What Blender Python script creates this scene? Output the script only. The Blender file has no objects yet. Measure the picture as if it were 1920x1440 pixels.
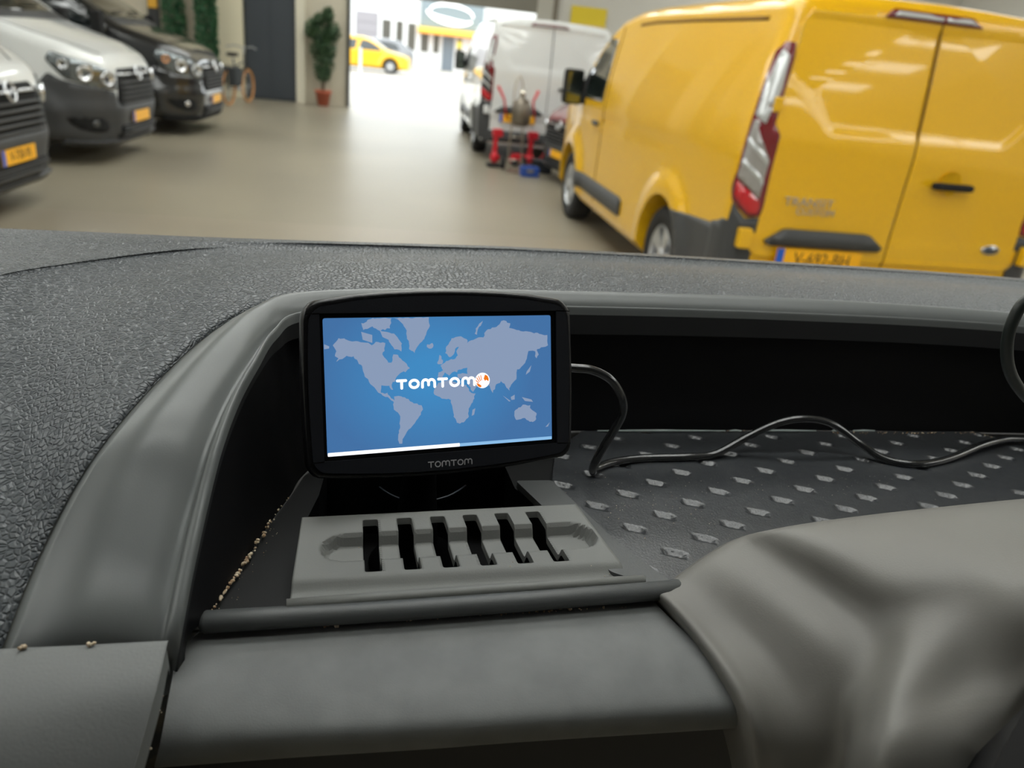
import bpy, bmesh, math, random
from mathutils import Vector, Matrix
from mathutils.bvhtree import BVHTree
from mathutils.geometry import delaunay_2d_cdt
S = bpy.context.scene
COL = S.collection
rnd = random.Random(7)
PI = math.pi
# ---------------------------------------------------------------- camera
# world axes: x along the dashboard, y ahead of the van, z up, garage floor at z = 0
F = 1450.0
RC = Matrix(((0.979806, -0.020068, -0.198941), (-0.173896, 0.405577, -0.897367), (0.098695, 0.913841, 0.393897)))
CAM = Vector((0, 0, 1.54))
cd = bpy.data.cameras.new('camera'); cam = bpy.data.objects.new('camera', cd); COL.objects.link(cam)
cam.matrix_world = Matrix.Translation(CAM) @ RC.to_4x4()
cd.sensor_width = 36; cd.lens = 36 * F / 1920; cd.clip_start = .02; cd.clip_end = 300
cd.dof.use_dof = True; cd.dof.focus_distance = .372; cd.dof.aperture_fstop = 10.5
S.camera = cam
# ---------------------------------------------------------------- world, exposure
w = bpy.data.worlds.new('sky'); S.world = w; w.use_nodes = True
bg = w.node_tree.nodes['Background']; bg.inputs[0].default_value = (.93, .97, 1, 1); bg.inputs[1].default_value = 3.8
vs = S.view_settings; vs.view_transform = 'Standard'; vs.look = 'None'; vs.gamma = 1; vs.exposure = 0.0; vs.use_curve_mapping = False
SKYLIGHT = 8.4
# ---------------------------------------------------------------- helpers
def ray(px, py):
    return (RC @ Vector(((px - 960) / F, (720 - py) / F, -1))).normalized()
def at(px, py, z):
    """point of the surface lying at height z along a measured line of sight"""
    d = ray(px, py); return CAM + d * ((z - CAM.z) / d.z)
def lin(c):
    return tuple(((x / 255) / 12.92 if x / 255 <= .04045 else ((x / 255 + .055) / 1.055) ** 2.4) for x in c)
MATS = {}
def mat(name, rgb, rough=.5, metal=0, emit=None, estr=1, coat=0, spec=.5, trans=0, bump=None, noise=None, alpha=None):
    """rgb is sRGB 0-255. bump=(kind, scale, strength, distance); noise=(scale, rgb2, lo, hi)"""
    if name in MATS: return MATS[name]
    m = bpy.data.materials.new(name); m.use_nodes = True; nt = m.node_tree; b = nt.nodes['Principled BSDF']
    I = b.inputs
    I['Base Color'].default_value = (*lin(rgb), 1); I['Roughness'].default_value = rough; I['Metallic'].default_value = metal
    I['Coat Weight'].default_value = coat; I['Coat Roughness'].default_value = .03; I['Specular IOR Level'].default_value = spec
    I['Transmission Weight'].default_value = trans
    if emit: I['Emission Color'].default_value = (*lin(emit), 1); I['Emission Strength'].default_value = estr
    tc = None
    if bump or noise: tc = nt.nodes.new('ShaderNodeTexCoord')
    if noise:
        sc, rgb2, lo, hi = noise
        n = nt.nodes.new('ShaderNodeTexNoise'); n.inputs['Scale'].default_value = sc; n.inputs['Detail'].default_value = 5
        nt.links.new(tc.outputs['Object'], n.inputs['Vector'])
        r = nt.nodes.new('ShaderNodeValToRGB'); r.color_ramp.elements[0].position = lo; r.color_ramp.elements[1].position = hi
        r.color_ramp.elements[0].color = (*lin(rgb), 1); r.color_ramp.elements[1].color = (*lin(rgb2), 1)
        nt.links.new(n.outputs[0], r.inputs[0]); nt.links.new(r.outputs[0], I['Base Color'])
    if bump:
        kind, sc, st, di = bump
        if kind == 'leather':
            wn = nt.nodes.new('ShaderNodeTexNoise'); wn.inputs['Scale'].default_value = sc * .5
            nt.links.new(tc.outputs['Object'], wn.inputs['Vector'])
            mx = nt.nodes.new('ShaderNodeMixRGB'); mx.blend_type = 'LINEAR_LIGHT'; mx.inputs[0].default_value = .4 / sc
            nt.links.new(tc.outputs['Object'], mx.inputs[1]); nt.links.new(wn.outputs['Color'], mx.inputs[2])
            v = nt.nodes.new('ShaderNodeTexVoronoi'); v.feature = 'DISTANCE_TO_EDGE'; v.inputs['Scale'].default_value = sc
            nt.links.new(mx.outputs[0], v.inputs['Vector'])
            rr = nt.nodes.new('ShaderNodeMapRange'); rr.inputs[2].default_value = .22; nt.links.new(v.outputs['Distance'], rr.inputs[0]); src = rr.outputs[0]
        else:
            v = nt.nodes.new('ShaderNodeTexNoise'); v.inputs['Scale'].default_value = sc; v.inputs['Detail'].default_value = 4
            nt.links.new(tc.outputs['Object'], v.inputs['Vector']); src = v.outputs[0]
        bp = nt.nodes.new('ShaderNodeBump'); bp.inputs['Strength'].default_value = st; bp.inputs['Distance'].default_value = di
        nt.links.new(src, bp.inputs['Height']); nt.links.new(bp.outputs[0], I['Normal'])
    MATS[name] = m; return m
def glassmat(name, tint, fac_gloss, rough=.0):
    m = bpy.data.materials.new(name); m.use_nodes = True; nt = m.node_tree; nt.nodes.clear()
    o = nt.nodes.new('ShaderNodeOutputMaterial'); t = nt.nodes.new('ShaderNodeBsdfTransparent'); g = nt.nodes.new('ShaderNodeBsdfGlossy')
    t.inputs[0].default_value = (*tint, 1); g.inputs['Roughness'].default_value = rough; g.inputs[0].default_value = (1, 1, 1, 1)
    fr = nt.nodes.new('ShaderNodeFresnel'); fr.inputs[0].default_value = fac_gloss
    mx = nt.nodes.new('ShaderNodeMixShader'); nt.links.new(fr.outputs[0], mx.inputs[0]); nt.links.new(t.outputs[0], mx.inputs[1]); nt.links.new(g.outputs[0], mx.inputs[2])
    nt.links.new(mx.outputs[0], o.inputs[0]); return m
def mk(name, verts, faces, m=None, parent=None, smooth=False, world=False):
    me = bpy.data.meshes.new(name); me.from_pydata([tuple(v) for v in verts], [], faces); me.update()
    return mko(name, me, m, parent, smooth, world)
def mko(name, me, m=None, parent=None, smooth=False, world=False):
    o = bpy.data.objects.new(name, me); COL.objects.link(o)
    if m: me.materials.clear(); me.materials.append(m)
    if smooth: me.polygons.foreach_set('use_smooth', [True] * len(me.polygons))
    if parent is not None:
        o.parent = parent
        if world: o.matrix_parent_inverse = rootmat(parent).inverted()
    return o
def rootmat(o):
    m = Matrix.LocRotScale(o.location, o.rotation_euler, o.scale)
    if o.parent: m = rootmat(o.parent) @ o.matrix_parent_inverse @ m
    return m
def mkb(name, bm, m=None, parent=None, smooth=False, world=False):
    me = bpy.data.meshes.new(name); bm.to_mesh(me); bm.free(); return mko(name, me, m, parent, smooth, world)
def tag(o, label, cat, group=None):
    o['label'] = label; o['category'] = cat
    if group: o['group'] = group
    return o
def thing(name, label, cat, loc=(0, 0, 0), rz=0, group=None):
    o = bpy.data.objects.new(name, None); COL.objects.link(o); o.location = loc; o.rotation_euler = (0, 0, rz); o.empty_display_size = .1
    return tag(o, label, cat, group)
def struct(o): o['kind'] = 'structure'; return o
def bx(bm, lo, hi, bev=0):
    r = bmesh.ops.create_cube(bm, size=1); s = [hi[i] - lo[i] for i in range(3)]; c = [(hi[i] + lo[i]) / 2 for i in range(3)]
    for v in r['verts']: v.co = Vector((v.co.x * s[0] + c[0], v.co.y * s[1] + c[1], v.co.z * s[2] + c[2]))
    if bev:
        es = list({e for v in r['verts'] for e in v.link_edges}); bmesh.ops.bevel(bm, geom=es, offset=bev, segments=2, affect='EDGES', profile=.6)
def box(name, lo, hi, m, parent=None, bev=0, world=False):
    bm = bmesh.new(); bx(bm, lo, hi, bev); return mkb(name, bm, m, parent, False, world)
def tube_data(pts, r, n=10, cap=True):
    pts = [Vector(p) for p in pts]; V = []; Fc = []; up = None
    for i, p in enumerate(pts):
        t = (pts[min(i + 1, len(pts) - 1)] - pts[max(i - 1, 0)]).normalized()
        if up is None:
            up = t.cross(Vector((0, 0, 1)));
            if up.length < .1: up = t.cross(Vector((1, 0, 0)))
        up = (up - t * up.dot(t)).normalized(); sd = t.cross(up)
        rr = r[i] if isinstance(r, (list, tuple)) else r
        for k in range(n):
            a = 2 * PI * k / n; V.append(p + (up * math.cos(a) + sd * math.sin(a)) * rr)
    for i in range(len(pts) - 1):
        for k in range(n):
            k2 = (k + 1) % n; Fc.append((i * n + k, i * n + k2, (i + 1) * n + k2, (i + 1) * n + k))
    if cap: Fc.append(tuple(range(n - 1, -1, -1))); Fc.append(tuple(range((len(pts) - 1) * n, len(pts) * n)))
    return V, Fc
def tube(name, pts, r, m, parent=None, n=10, world=False):
    V, Fc = tube_data(pts, r, n); return mk(name, V, Fc, m, parent, True, world)
def tubes(name, lst, m, parent=None, n=8, world=False):
    V = []; Fc = []
    for pts, r in lst:
        v, f = tube_data(pts, r, n); o = len(V); V += v; Fc += [tuple(i + o for i in q) for q in f]
    return mk(name, V, Fc, m, parent, True, world)
def lathe_data(prof, n=28, axis='z', c=(0, 0, 0)):
    V = []; Fc = []; c = Vector(c)
    for (r, h) in prof:
        for k in range(n):
            a = 2 * PI * k / n; x, y = r * math.cos(a), r * math.sin(a)
            V.append(c + (Vector((x, y, h)) if axis == 'z' else Vector((x, h, y)) if axis == 'y' else Vector((h, x, y))))
    for i in range(len(prof) - 1):
        for k in range(n):
            k2 = (k + 1) % n; Fc.append((i * n + k, i * n + k2, (i + 1) * n + k2, (i + 1) * n + k))
    return V, Fc
def lathe(name, prof, m, parent=None, n=28, axis='z', c=(0, 0, 0), smooth=True, world=False):
    V, Fc = lathe_data(prof, n, axis, c); return mk(name, V, Fc, m, parent, smooth, world)
def crom(P, n):
    out = []
    for i in range(len(P) - 1):
        p0 = P[max(i - 1, 0)]; p1 = P[i]; p2 = P[i + 1]; p3 = P[min(i + 2, len(P) - 1)]
        for k in range(n):
            t = k / n
            out.append(.5 * ((2 * p1) + (p2 - p0) * t + (2 * p0 - 5 * p1 + 4 * p2 - p3) * t * t + (3 * p1 - p0 - 3 * p2 + p3) * t * t * t))
    out.append(P[-1].copy()); return out
def loft(name, rows, m, parent=None, nu=6, nv=5, world=True, flip=False, solid=0):
    rows = [crom([Vector(p) for p in r], nu) for r in rows]
    if nv > 1:
        cols = [crom([r[i] for r in rows], nv) for i in range(len(rows[0]))]
        rows = [[c[j] for c in cols] for j in range(len(cols[0]))]
    V = [p for r in rows for p in r]; W = len(rows[0]); Fc = []
    for j in range(len(rows) - 1):
        for i in range(W - 1):
            q = (j * W + i, j * W + i + 1, (j + 1) * W + i + 1, (j + 1) * W + i); Fc.append(q[::-1] if flip else q)
    o = mk(name, V, Fc, m, parent, True, world); return o
def dens(poly, h):
    out = []
    for i in range(len(poly)):
        a = Vector(poly[i]); b = Vector(poly[(i + 1) % len(poly)]); n = max(1, math.ceil((b - a).length / h))
        out += [a + (b - a) * (k / n) for k in range(n)]
    return out
def inpoly(x, y, P):
    c = False; j = len(P) - 1
    for i in range(len(P)):
        if (P[i][1] > y) != (P[j][1] > y) and x < (P[j][0] - P[i][0]) * (y - P[i][1]) / (P[j][1] - P[i][1]) + P[i][0]: c = not c
        j = i
    return c
def rpoly(poly, r, n=4):
    """round the corners of a 2-D outline"""
    out = []; N = len(poly)
    for i in range(N):
        p = Vector(poly[i]); a = Vector(poly[i - 1]) - p; b = Vector(poly[(i + 1) % N]) - p
        q = min(r, a.length * .45, b.length * .45); s = p + a.normalized() * q; e = p + b.normalized() * q
        for k in range(n + 1):
            t = k / n; out.append((1 - t) ** 2 * s + 2 * t * (1 - t) * p + t * t * e)
    return out
def sheet(outline, h, holes=()):
    """triangulated inside of a 2-D outline, with holes"""
    P = dens(outline, h); pts = list(P); ed = [(i, (i + 1) % len(P)) for i in range(len(P))]; H = []
    for hl in holes:
        q = dens(hl, h); o = len(pts); pts += q; ed += [(o + i, o + (i + 1) % len(q)) for i in range(len(q))]; H.append(q)
    x0 = min(p[0] for p in P); x1 = max(p[0] for p in P); y0 = min(p[1] for p in P); y1 = max(p[1] for p in P)
    i = x0 + h * .5
    while i < x1:
        j = y0 + h * .5
        while j < y1:
            if inpoly(i, j, P) and not any(inpoly(i, j, q) for q in H): pts.append(Vector((i, j)))
            j += h
        i += h
    v, e, f, _, _, _ = delaunay_2d_cdt([Vector((p[0], p[1])) for p in pts], ed, [], 1 if not H else 0, 1e-6)
    F2 = []
    for t in f:
        cx = sum(v[k][0] for k in t) / len(t); cy = sum(v[k][1] for k in t) / len(t)
        if inpoly(cx, cy, P) and not any(inpoly(cx, cy, q) for q in H): F2.append(list(t))
    return v, F2
def thick(pos, nor, faces, th):
    """closed plate: top at pos, bottom th below, rim along open edges"""
    n = len(pos); V = list(pos) + [p - q * th for p, q in zip(pos, nor)]
    cnt = {}
    for f in faces:
        for a, b in zip(f, f[1:] + f[:1]): cnt[(a, b)] = 1
    Fc = [tuple(f) for f in faces] + [tuple(k + n for k in reversed(f)) for f in faces]
    for (a, b) in cnt:
        if (b, a) not in cnt: Fc.append((b, a, a + n, b + n))
    return V, Fc
def sstep(a, b, x):
    t = min(1, max(0, (x - a) / (b - a))); return t * t * (3 - 2 * t)
def interp(tab, x):
    if x <= tab[0][0]: return tab[0][1]
    for (a, b), (c, d) in zip(tab, tab[1:]):
        if x <= c: return b + (d - b) * (x - a) / (c - a)
    return tab[-1][1]
def text(name, body, size, m, parent, M, ext=.001, sx=1):
    c = bpy.data.curves.new(name, 'FONT'); c.body = body; c.size = size; c.extrude = ext; c.align_x = 'CENTER'; c.align_y = 'CENTER'; c.resolution_u = 3
    t = bpy.data.objects.new(name, c); COL.objects.link(t); dg = bpy.context.evaluated_depsgraph_get(); dg.update()
    me = bpy.data.meshes.new_from_object(t.evaluated_get(dg)); bpy.data.objects.remove(t); bpy.data.curves.remove(c); me.name = name
    o = bpy.data.objects.new(name, me); COL.objects.link(o); o.parent = parent; o.matrix_local = M @ Matrix.Diagonal((sx, 1, 1, 1)); me.materials.clear(); me.materials.append(m)
    return o
def fix(o):
    bm = bmesh.new(); bm.from_mesh(o.data); bmesh.ops.recalc_face_normals(bm, faces=bm.faces); bm.to_mesh(o.data); bm.free(); return o
seamd_ = mat('saddle black', (20, 20, 20), .6)
WV = 19.08; X0 = -11.5; X1 = 14.5; YB = -16; HC = 5.2
concrete = mat('garage concrete floor', (130, 123, 106), .36, noise=(.35, (147, 139, 120), .35, .7), bump=('noise', 40, .08, .01))
plaster = mat('beige plaster', (196, 188, 168), .85, noise=(1.2, (178, 168, 146), .5, .8))
whitew = mat('white wall', (206, 203, 194), .85)
fl_o = struct(box('floor', (X0, YB, -.2), (X1, WV + .25, 0), concrete))
paving = mat('outdoor paving', (176, 172, 164), .9, noise=(.8, (160, 156, 148), .4, .7))
struct(box('ground', (-60, WV + .25, -.2), (90, 52.0, -.01), paving))
def wallbox(name, lo, hi, m): return struct(box(name, lo, hi, m))
wf = struct(mk('wall_far', [], []))
bm = bmesh.new()
for lo, hi in (((X0, WV, 0), (-4.6, WV + .25, HC)), ((-4.6, WV, 0), (-1.25, WV + .25, HC)), ((-1.25, WV, 0), (-.30, WV + .25, HC)), ((-.30, WV, 2.44), (3.92, WV + .25, HC)), ((3.92, WV, 0), (X1, WV + .25, HC))): bx(bm, lo, hi)
bm.to_mesh(wf.data); bm.free(); wf.data.materials.append(plaster)
wallbox('wall_left', (X0 - .2, YB, 0), (X0, WV, HC), whitew)
wallbox('wall_right', (X1, YB, 0), (X1 + .2, WV, HC), whitew)
wallbox('wall_back', (X0, YB - .2, 0), (X1, YB, HC), whitew)
# roller door header and frame
st = mat('door frame grey', (112, 110, 102), .6); hd = mat('door header', (120, 116, 104), .7)
struct(box('trim_1', (-.42, WV - .10, 2.36), (4.10, WV, 2.95), hd, None, .01))
struct(box('trim_2', (-.33, WV - .06, 0), (-.25, WV + .1, 2.4), mat('door edge dark', (70, 70, 66), .6)))
struct(box('trim_3', (3.86, WV - .12, 0), (4.22, WV, 4.2), mat('door post grey', (176, 172, 160), .7)))
struct(box('trim_4', (4.22, WV - .10, 0), (4.34, WV, 4.4), mat('pipe brown', (120, 112, 98), .6)))
struct(box('trim_5', (4.34, WV - .02, 0), (X1, WV, HC), whitew))
struct(box('trim_6', (-1.41, WV - .16, 0), (-1.22, WV, HC), mat('pilaster cream', (214, 208, 188), .8)))
struct(box('trim_7', (-3.03, WV - .22, 0), (-2.50, WV, HC), mat('pilaster light', (222, 214, 186), .8)))
struct(box('trim_8', (-3.16, WV - .12, 0), (-3.04, WV, HC), mat('post brown', (84, 74, 60), .8)))
struct(box('trim_9', (-3.58, WV - .12, 0), (-3.44, WV, HC), mat('post cream', (216, 206, 186), .8)))
# dark double door
dr = box('door_1', (-2.48, WV - .07, .01), (-1.42, WV, 3.4), mat('dark blue door', (52, 58, 64), .5)); struct(dr)
box('door_panel', (-2.43, WV - .085, .08), (-1.98, WV - .07, 3.3), MATS['dark blue door'], dr); box('door_panel', (-1.92, WV - .085, .08), (-1.47, WV - .07, 3.3), MATS['dark blue door'], dr)
# ceiling with rows of skylight panes
ceil = struct(box('ceiling', (X0, YB, HC), (X1, WV + .25, HC + .2), mat('ceiling', (170, 168, 160), .9)))
skl = bpy.data.materials.new('daylight pane'); skl.use_nodes = True; b = skl.node_tree.nodes['Principled BSDF']; b.inputs['Base Color'].default_value = (.8, .8, .8, 1); b.inputs['Emission Color'].default_value = (.985, 1, .98, 1); b.inputs['Emission Strength'].default_value = SKYLIGHT
fm = mat('skylight frame', (150, 150, 146), .6); pane_me = None; n_ = 0
bars = bmesh.new()
for gx in (-9.2, -1.2, 7.8):
    y = -13.0
    while y < 17.5:
        n_ += 1; bx(bars, (gx - .08, y - .08, HC - .06), (gx + 3.68, y, HC)); bx(bars, (gx - .08, y + .85, HC - .06), (gx + 3.68, y + .93, HC))
        for k in range(3):
            if pane_me is None: o = box('window_1', (0, 0, 0), (1.1, .85, .02), skl); pane_me = o.data
            else: o = bpy.data.objects.new('window_%d' % 1, pane_me); COL.objects.link(o)
            o.location = (gx + k * 1.22, y, HC - .025); struct(o)
        y += 2.0
fo = mkb('trim_10', bars, fm); struct(fo)
# ---------------------------------------------------------------- outside
VB = 51.6
wt = mat('facade white', (226, 226, 224), .9)
bd = thing('shop_building', 'low white shop building across the yard with a grey sign and an orange canopy', 'building', (3, VB, 0))
box('facade', (-30, 0, 0), (60, 6, 4.2), wt, bd)
sg = box('sign_board', (.42, -.25, 2.38), (4.2, 0, 4.6), mat('sign grey blue', (128, 140, 146), .7), bd)
ovm = mat('sign white', (240, 242, 244), .6, emit=(255, 255, 255), estr=.9)
ring = []
V = []; Fc = []
def ell(cx, cz, a, b_, rot, t0, t1, w0, w1, n=36):
    o = len(V)
    for k in range(n + 1):
        t = t0 + (t1 - t0) * k / n; ww = w0 + (w1 - w0) * math.sin(PI * k / n); c, s = math.cos(rot), math.sin(rot)
        for e in (ww / 2, -ww / 2):
            x, z = (a + e) * math.cos(t), (b_ + e) * math.sin(t); V.append((cx + x * c - z * s, -.30, cz + x * s + z * c))
    for k in range(n): Fc.append((o + 2 * k, o + 2 * k + 1, o + 2 * k + 3, o + 2 * k + 2))
ell(2.25, 3.20, 1.30, .48, -.06, -.1, PI + .3, .08, .20)
ell(2.15, 3.12, 1.35, .36, -.12, PI, PI * 1.95, .12, .42)
fix(mk('sign_emblem', V, Fc, ovm, sg))
box('canopy', (.30, -1.0, 1.98), (4.25, 0, 2.10), mat('canopy orange', (236, 150, 30), .6), bd); box('canopy_top', (.30, -1.0, 2.10), (4.25, 0, 2.34), mat('canopy yellow', (240, 205, 90), .6), bd)
gdr = box('garage_door', (-3.38, -.06, 0), (-2.08, 0, 2.82), mat('garage door grey', (150, 146, 150), .7), bd)
for k in range(5): box('panel', (-3.36, -.09, .06 + k * .55), (-2.10, -.06, .57 + k * .55), MATS['garage door grey'], gdr)
wg = mat('shop window glass', (92, 90, 84), .1)
for x0, x1, z0, z1 in ((-1.83, -1.32, .95, 2.5), (-1.0, -.60, .95, 2.5), (-.30, .16, .95, 2.45), (.5, .96, .95, 1.95), (1.26, 1.62, .95, 1.95), (2.72, 3.0, .9, 1.9), (3.62, 3.98, 1.3, 1.9)):
    fr_ = box('window', (x0 - .09, -.05, z0 - .08), (x1 + .09, 0, z1 + .08), wt, bd); box('pane', (x0, -.07, z0), (x1, -.05, z1), wg, fr_)
box('shop_door', (1.83, -.06, 0), (2.53, 0, 1.92), mat('shop door grey', (110, 120, 128), .5), bd)
pr = box('poster', (2.72, -.09, 1.35), (2.98, -.07, 1.75), mat('poster yellow', (240, 225, 90), .6), bd)
po = thing('bollard', 'pale grey post standing in the yard left of the open doorway', 'post', (-.04, 28.4, 0))
lathe('post', [(.10, 0), (.10, .02), (.05, .03), (.045, 1.10), (.03, 1.14), (0, 1.15)], mat('post pale', (190, 200, 204), .5), po, 16); box('foot', (-.14, -.14, 0), (.14, .14, .012), MATS['post pale'], po)
# ---------------------------------------------------------------- plants
def leafcloud(name, fn, n, size, m, parent):
    V = []; Fc = []
    for k in range(n):
        c = fn(); a = Vector((rnd.gauss(0, 1), rnd.gauss(0, 1), rnd.gauss(0, 1))).normalized(); b_ = a.cross(Vector((rnd.gauss(0, 1), rnd.gauss(0, 1), rnd.gauss(0, 1)))).normalized(); nn = a.cross(b_); s = size * rnd.uniform(.7, 1.3)
        o = len(V); V += [c - a * s, c - b_ * s * .35 + nn * s * .1, c + a * s, c + b_ * s * .35 + nn * s * .1]; Fc.append((o, o + 1, o + 2, o + 3))
    o = mk(name, V, Fc, m, parent); o['kind'] = 'stuff'; return o
leafm = mat('ficus leaf', (46, 74, 46), .4, noise=(9, (74, 100, 62), .4, .7)); conm = mat('conifer needles', (34, 84, 52), .6, noise=(8, (60, 108, 66), .4, .7)); bark = mat('bark', (92, 72, 52), .9)
fp_ = thing('potted_ficus', 'tall potted ficus in a terracotta pot beside the open garage door', 'plant', (-.82, 18.72, 0))
terr = mat('terracotta', (176, 92, 66), .8)
lathe('pot', [(0, .0), (.115, 0), (.165, .27), (.185, .27), (.19, .33), (.165, .33), (.16, .29), (0, .29)], terr, fp_, 28)
lathe('soil', [(0, .295), (.16, .292)], mat('soil', (52, 42, 34), .95), fp_, 20)
tubes('stem', [([(.01, 0, .28), (.02, .01, .8), (-.02, 0, 1.4), (.02, 0, 1.9)], [.018, .016, .012, .006]), ([(-.02, 0, .28), (-.05, .02, .7), (-.12, 0, 1.2), (-.2, 0, 1.6)], [.014, .012, .009, .005]), ([(.0, .0, .28), (.06, .0, .7), (.10, .02, 1.2), (.16, 0, 1.6)], [.014, .012, .009, .005])], bark, fp_)
blobs = [(-.22, .62, 1.55), (.22, .3, 1.5), (0, .3, 1.3), (-.02, .28, 1.05), (.02, .2, .85), (.05, .25, 1.75), (.08, .12, 1.98), (-.2, .2, 1.75)]
blobs = [(-.24, 1.55, .17, .2), (.20, 1.52, .19, .2), (0, 1.45, .25, .25), (-.02, 1.15, .28, .28), (.02, .88, .24, .26), (.0, .66, .17, .16), (-.08, 1.75, .13, .12), (.10, 1.85, .13, .17), (.06, 1.2, .24, .28)]
def ficus():
    b_ = rnd.choice(blobs); 
    u = Vector((rnd.gauss(0, 1), rnd.gauss(0, 1), rnd.gauss(0, 1))).normalized() * rnd.random() ** .4
    return Vector((b_[0] + u.x * b_[2], u.y * .2, b_[1] + u.z * b_[3]))
leafcloud('foliage', ficus, 3400, .05, leafm, fp_)
def conifer(x, y, lab):
    t = thing('columnar_conifer', lab, 'tree', (x, y, 0), 0, 'tall conifers against the far wall')
    lathe('tub', [(0, 0), (.15, 0), (.2, .35), (.21, .35), (.18, .33), (0, .32)], mat('dark tub', (50, 50, 50), .7), t, 20)
    tube('trunk', [(0, 0, .3), (0, 0, 2.4)], [.03, .01], bark, t)
    def f_():
        z = rnd.random(); a = rnd.random() * 2 * PI; r = .23 * min(1, (1 - z) * 3 + .2) * min(1, z * 6 + .4) * rnd.random() ** .35; return Vector((r * math.cos(a), r * math.sin(a), .38 + z * 2.3))
    leafcloud('foliage', f_, 3200, .05, conm, t)
conifer(-3.80, 18.55, 'green columnar conifer left of the cream post, farther from the door'); conifer(-3.16, 18.45, 'green columnar conifer right of the cream post, behind the bicycle')
# sign pillar
sp_ = thing('sign_pillar', 'dark free-standing pillar with a yellow panel at its top', 'sign', (-4.24, 18.8, 0))
box('pillar', (-.11, -.06, 0), (.11, .06, 2.2), mat('pillar dark', (44, 46, 46), .6), sp_, .01); box('yellow_panel', (-.09, -.075, 1.62), (.09, -.06, 2.1), mat('pillar yellow', (226, 170, 50), .5), sp_)
# banner on the white wall
bn = thing('banner', 'yellow banner with pale lower part hanging on the white wall right of the door', 'banner', (5.08, WV - .06, 2.2))
box('cloth', (-.42, -.01, -.26), (.42, .01, .42), mat('banner yellow', (226, 200, 50), .7), bn); box('lower_print', (-.40, -.014, -.24), (.40, -.01, .05), mat('banner pale', (226, 200, 140), .7), bn)
for k in range(7): box('print_bar', (-.34 + k * .1, -.017, -.18), (-.29 + k * .1, -.014, .02), mat('print brown', (190, 120, 80), .7), bn)
# ---------------------------------------------------------------- bicycle
def bicycle(loc, rz):
    b_ = thing('bicycle', 'dark city bicycle with tan tyres leaning by the light pilaster', 'bicycle', loc, rz); R = .33
    fr_m = mat('bicycle frame', (30, 32, 34), .3, coat=.5); tan = mat('tan tyre', (196, 140, 84), .7); alu = mat('alloy', (170, 172, 174), .3, metal=.9)
    for x in (-.52, .52):
        w_ = thing_part('wheel', b_, (x, 0, R)); prof = [(R - .045, 0), (R - .035, .018), (R - .012, .02), (R, 0), (R - .012, -.02), (R - .035, -.018), (R - .045, 0)]
        t = lathe('wheel', prof, tan, b_, 36, 'y', (x, 0, R))
        tubes('spokes', [([(x, 0, R), (x + (R - .04) * math.cos(k * PI / 9), 0, R + (R - .04) * math.sin(k * PI / 9))], .0025) for k in range(18)] + [([(x, -.04, R), (x, .04, R)], .02)], alu, t)
        mg = [(x + (R + .03) * math.cos(a), 0, R + (R + .03) * math.sin(a)) for a in [math.radians(d) for d in range(10 if x < 0 else 20, 175, 12)]]
        tube('mudguard', mg, .018, fr_m, b_, 8)
    tubes('frame', [([(-.52, .02, R), (-.1, 0, .30)], .012), ([(-.1, 0, .3), (-.24, 0, .86)], .016), ([(-.1, 0, .3), (.36, 0, .72)], .018), ([(-.2, 0, .70), (.34, 0, .80)], .015), ([(-.52, 0, R), (-.2, 0, .70)], .011), ([(.34, 0, .95), (.38, 0, .68), (.52, 0, R)], .016)], fr_m, b_)
    tubes('handlebar', [([(.34, 0, .93), (.33, 0, 1.05)], .013), ([(.20, .30, 1.06), (.33, .18, 1.09), (.34, 0, 1.06), (.33, -.18, 1.09), (.20, -.30, 1.06)], .012)], alu, b_)
    bm = bmesh.new(); bx(bm, (-.40, -.08, .90), (-.13, .08, .97), .03); mkb('saddle', bm, seamd_, b_); tube('seat_post', [(-.24, 0, .86), (-.27, 0, .91)], .013, alu, b_)
    tubes('pedals', [([(-.1, .06, .3), (-.02, .07, .17)], .01), ([(-.1, -.06, .3), (-.18, -.07, .43)], .01), ([(-.1, -.08, .3), (-.1, .08, .3)], .03)], alu, b_)
    for sy in (-1, 1):
        bm = bmesh.new(); bx(bm, (-.72, min(sy * .07, sy * .22), .38), (-.36, max(sy * .07, sy * .22), .72), .03); mkb('pannier', bm, mat('pannier grey', (44, 48, 50), .8), b_)
    tubes('luggage_rack', [([(-.30, .06, .74), (-.72, .06, .72)], .008), ([(-.30, -.06, .74), (-.72, -.06, .72)], .008), ([(-.70, .06, .72), (-.54, .03, .33)], .007), ([(-.70, -.06, .72), (-.54, -.03, .33)], .007)], fr_m, b_)
def thing_part(n, p, l): return None
bicycle((-2.42, 17.40, 0), math.radians(77))
# ---------------------------------------------------------------- workshop gear behind the white van
steel = mat('worn steel', (176, 170, 158), .3, metal=.9); redm = mat('workshop red', (200, 22, 40), .45); bl_ = mat('tool box blue', (30, 70, 150), .5); bk = mat('tool box dark', (34, 38, 44), .5)
ht = thing('hand_truck', 'steel hand truck with a loop handle standing behind the white van', 'hand truck', (2.12, 11.0, 0))
tubes('frame', [([(-.10, -.10, .02), (-.08, 0, .6), (-.06, .10, 1.05), (-.04, .12, 1.17), (.0, .125, 1.24), (.04, .12, 1.17), (.06, .10, 1.05), (.08, 0, .6), (.10, -.10, .02)], .014), ([(-.08, 0, .45), (.08, 0, .45)], .012), ([(-.075, .05, .75), (.075, .05, .75)], .012), ([(-.095, -.08, .15), (.095, -.08, .15)], .012)], steel, ht)
box('toe_plate', (-.14, -.30, .0), (.14, -.08, .012), steel, ht)
for s in (-1, 1): lathe('wheel', [(0, -.02), (.09, -.02), (.10, 0), (.09, .02), (0, .02)], tyre_ := mat('cart tyre', (24, 24, 24), .8), ht, 20, 'x', (s * .15, .02, .10))
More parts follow.
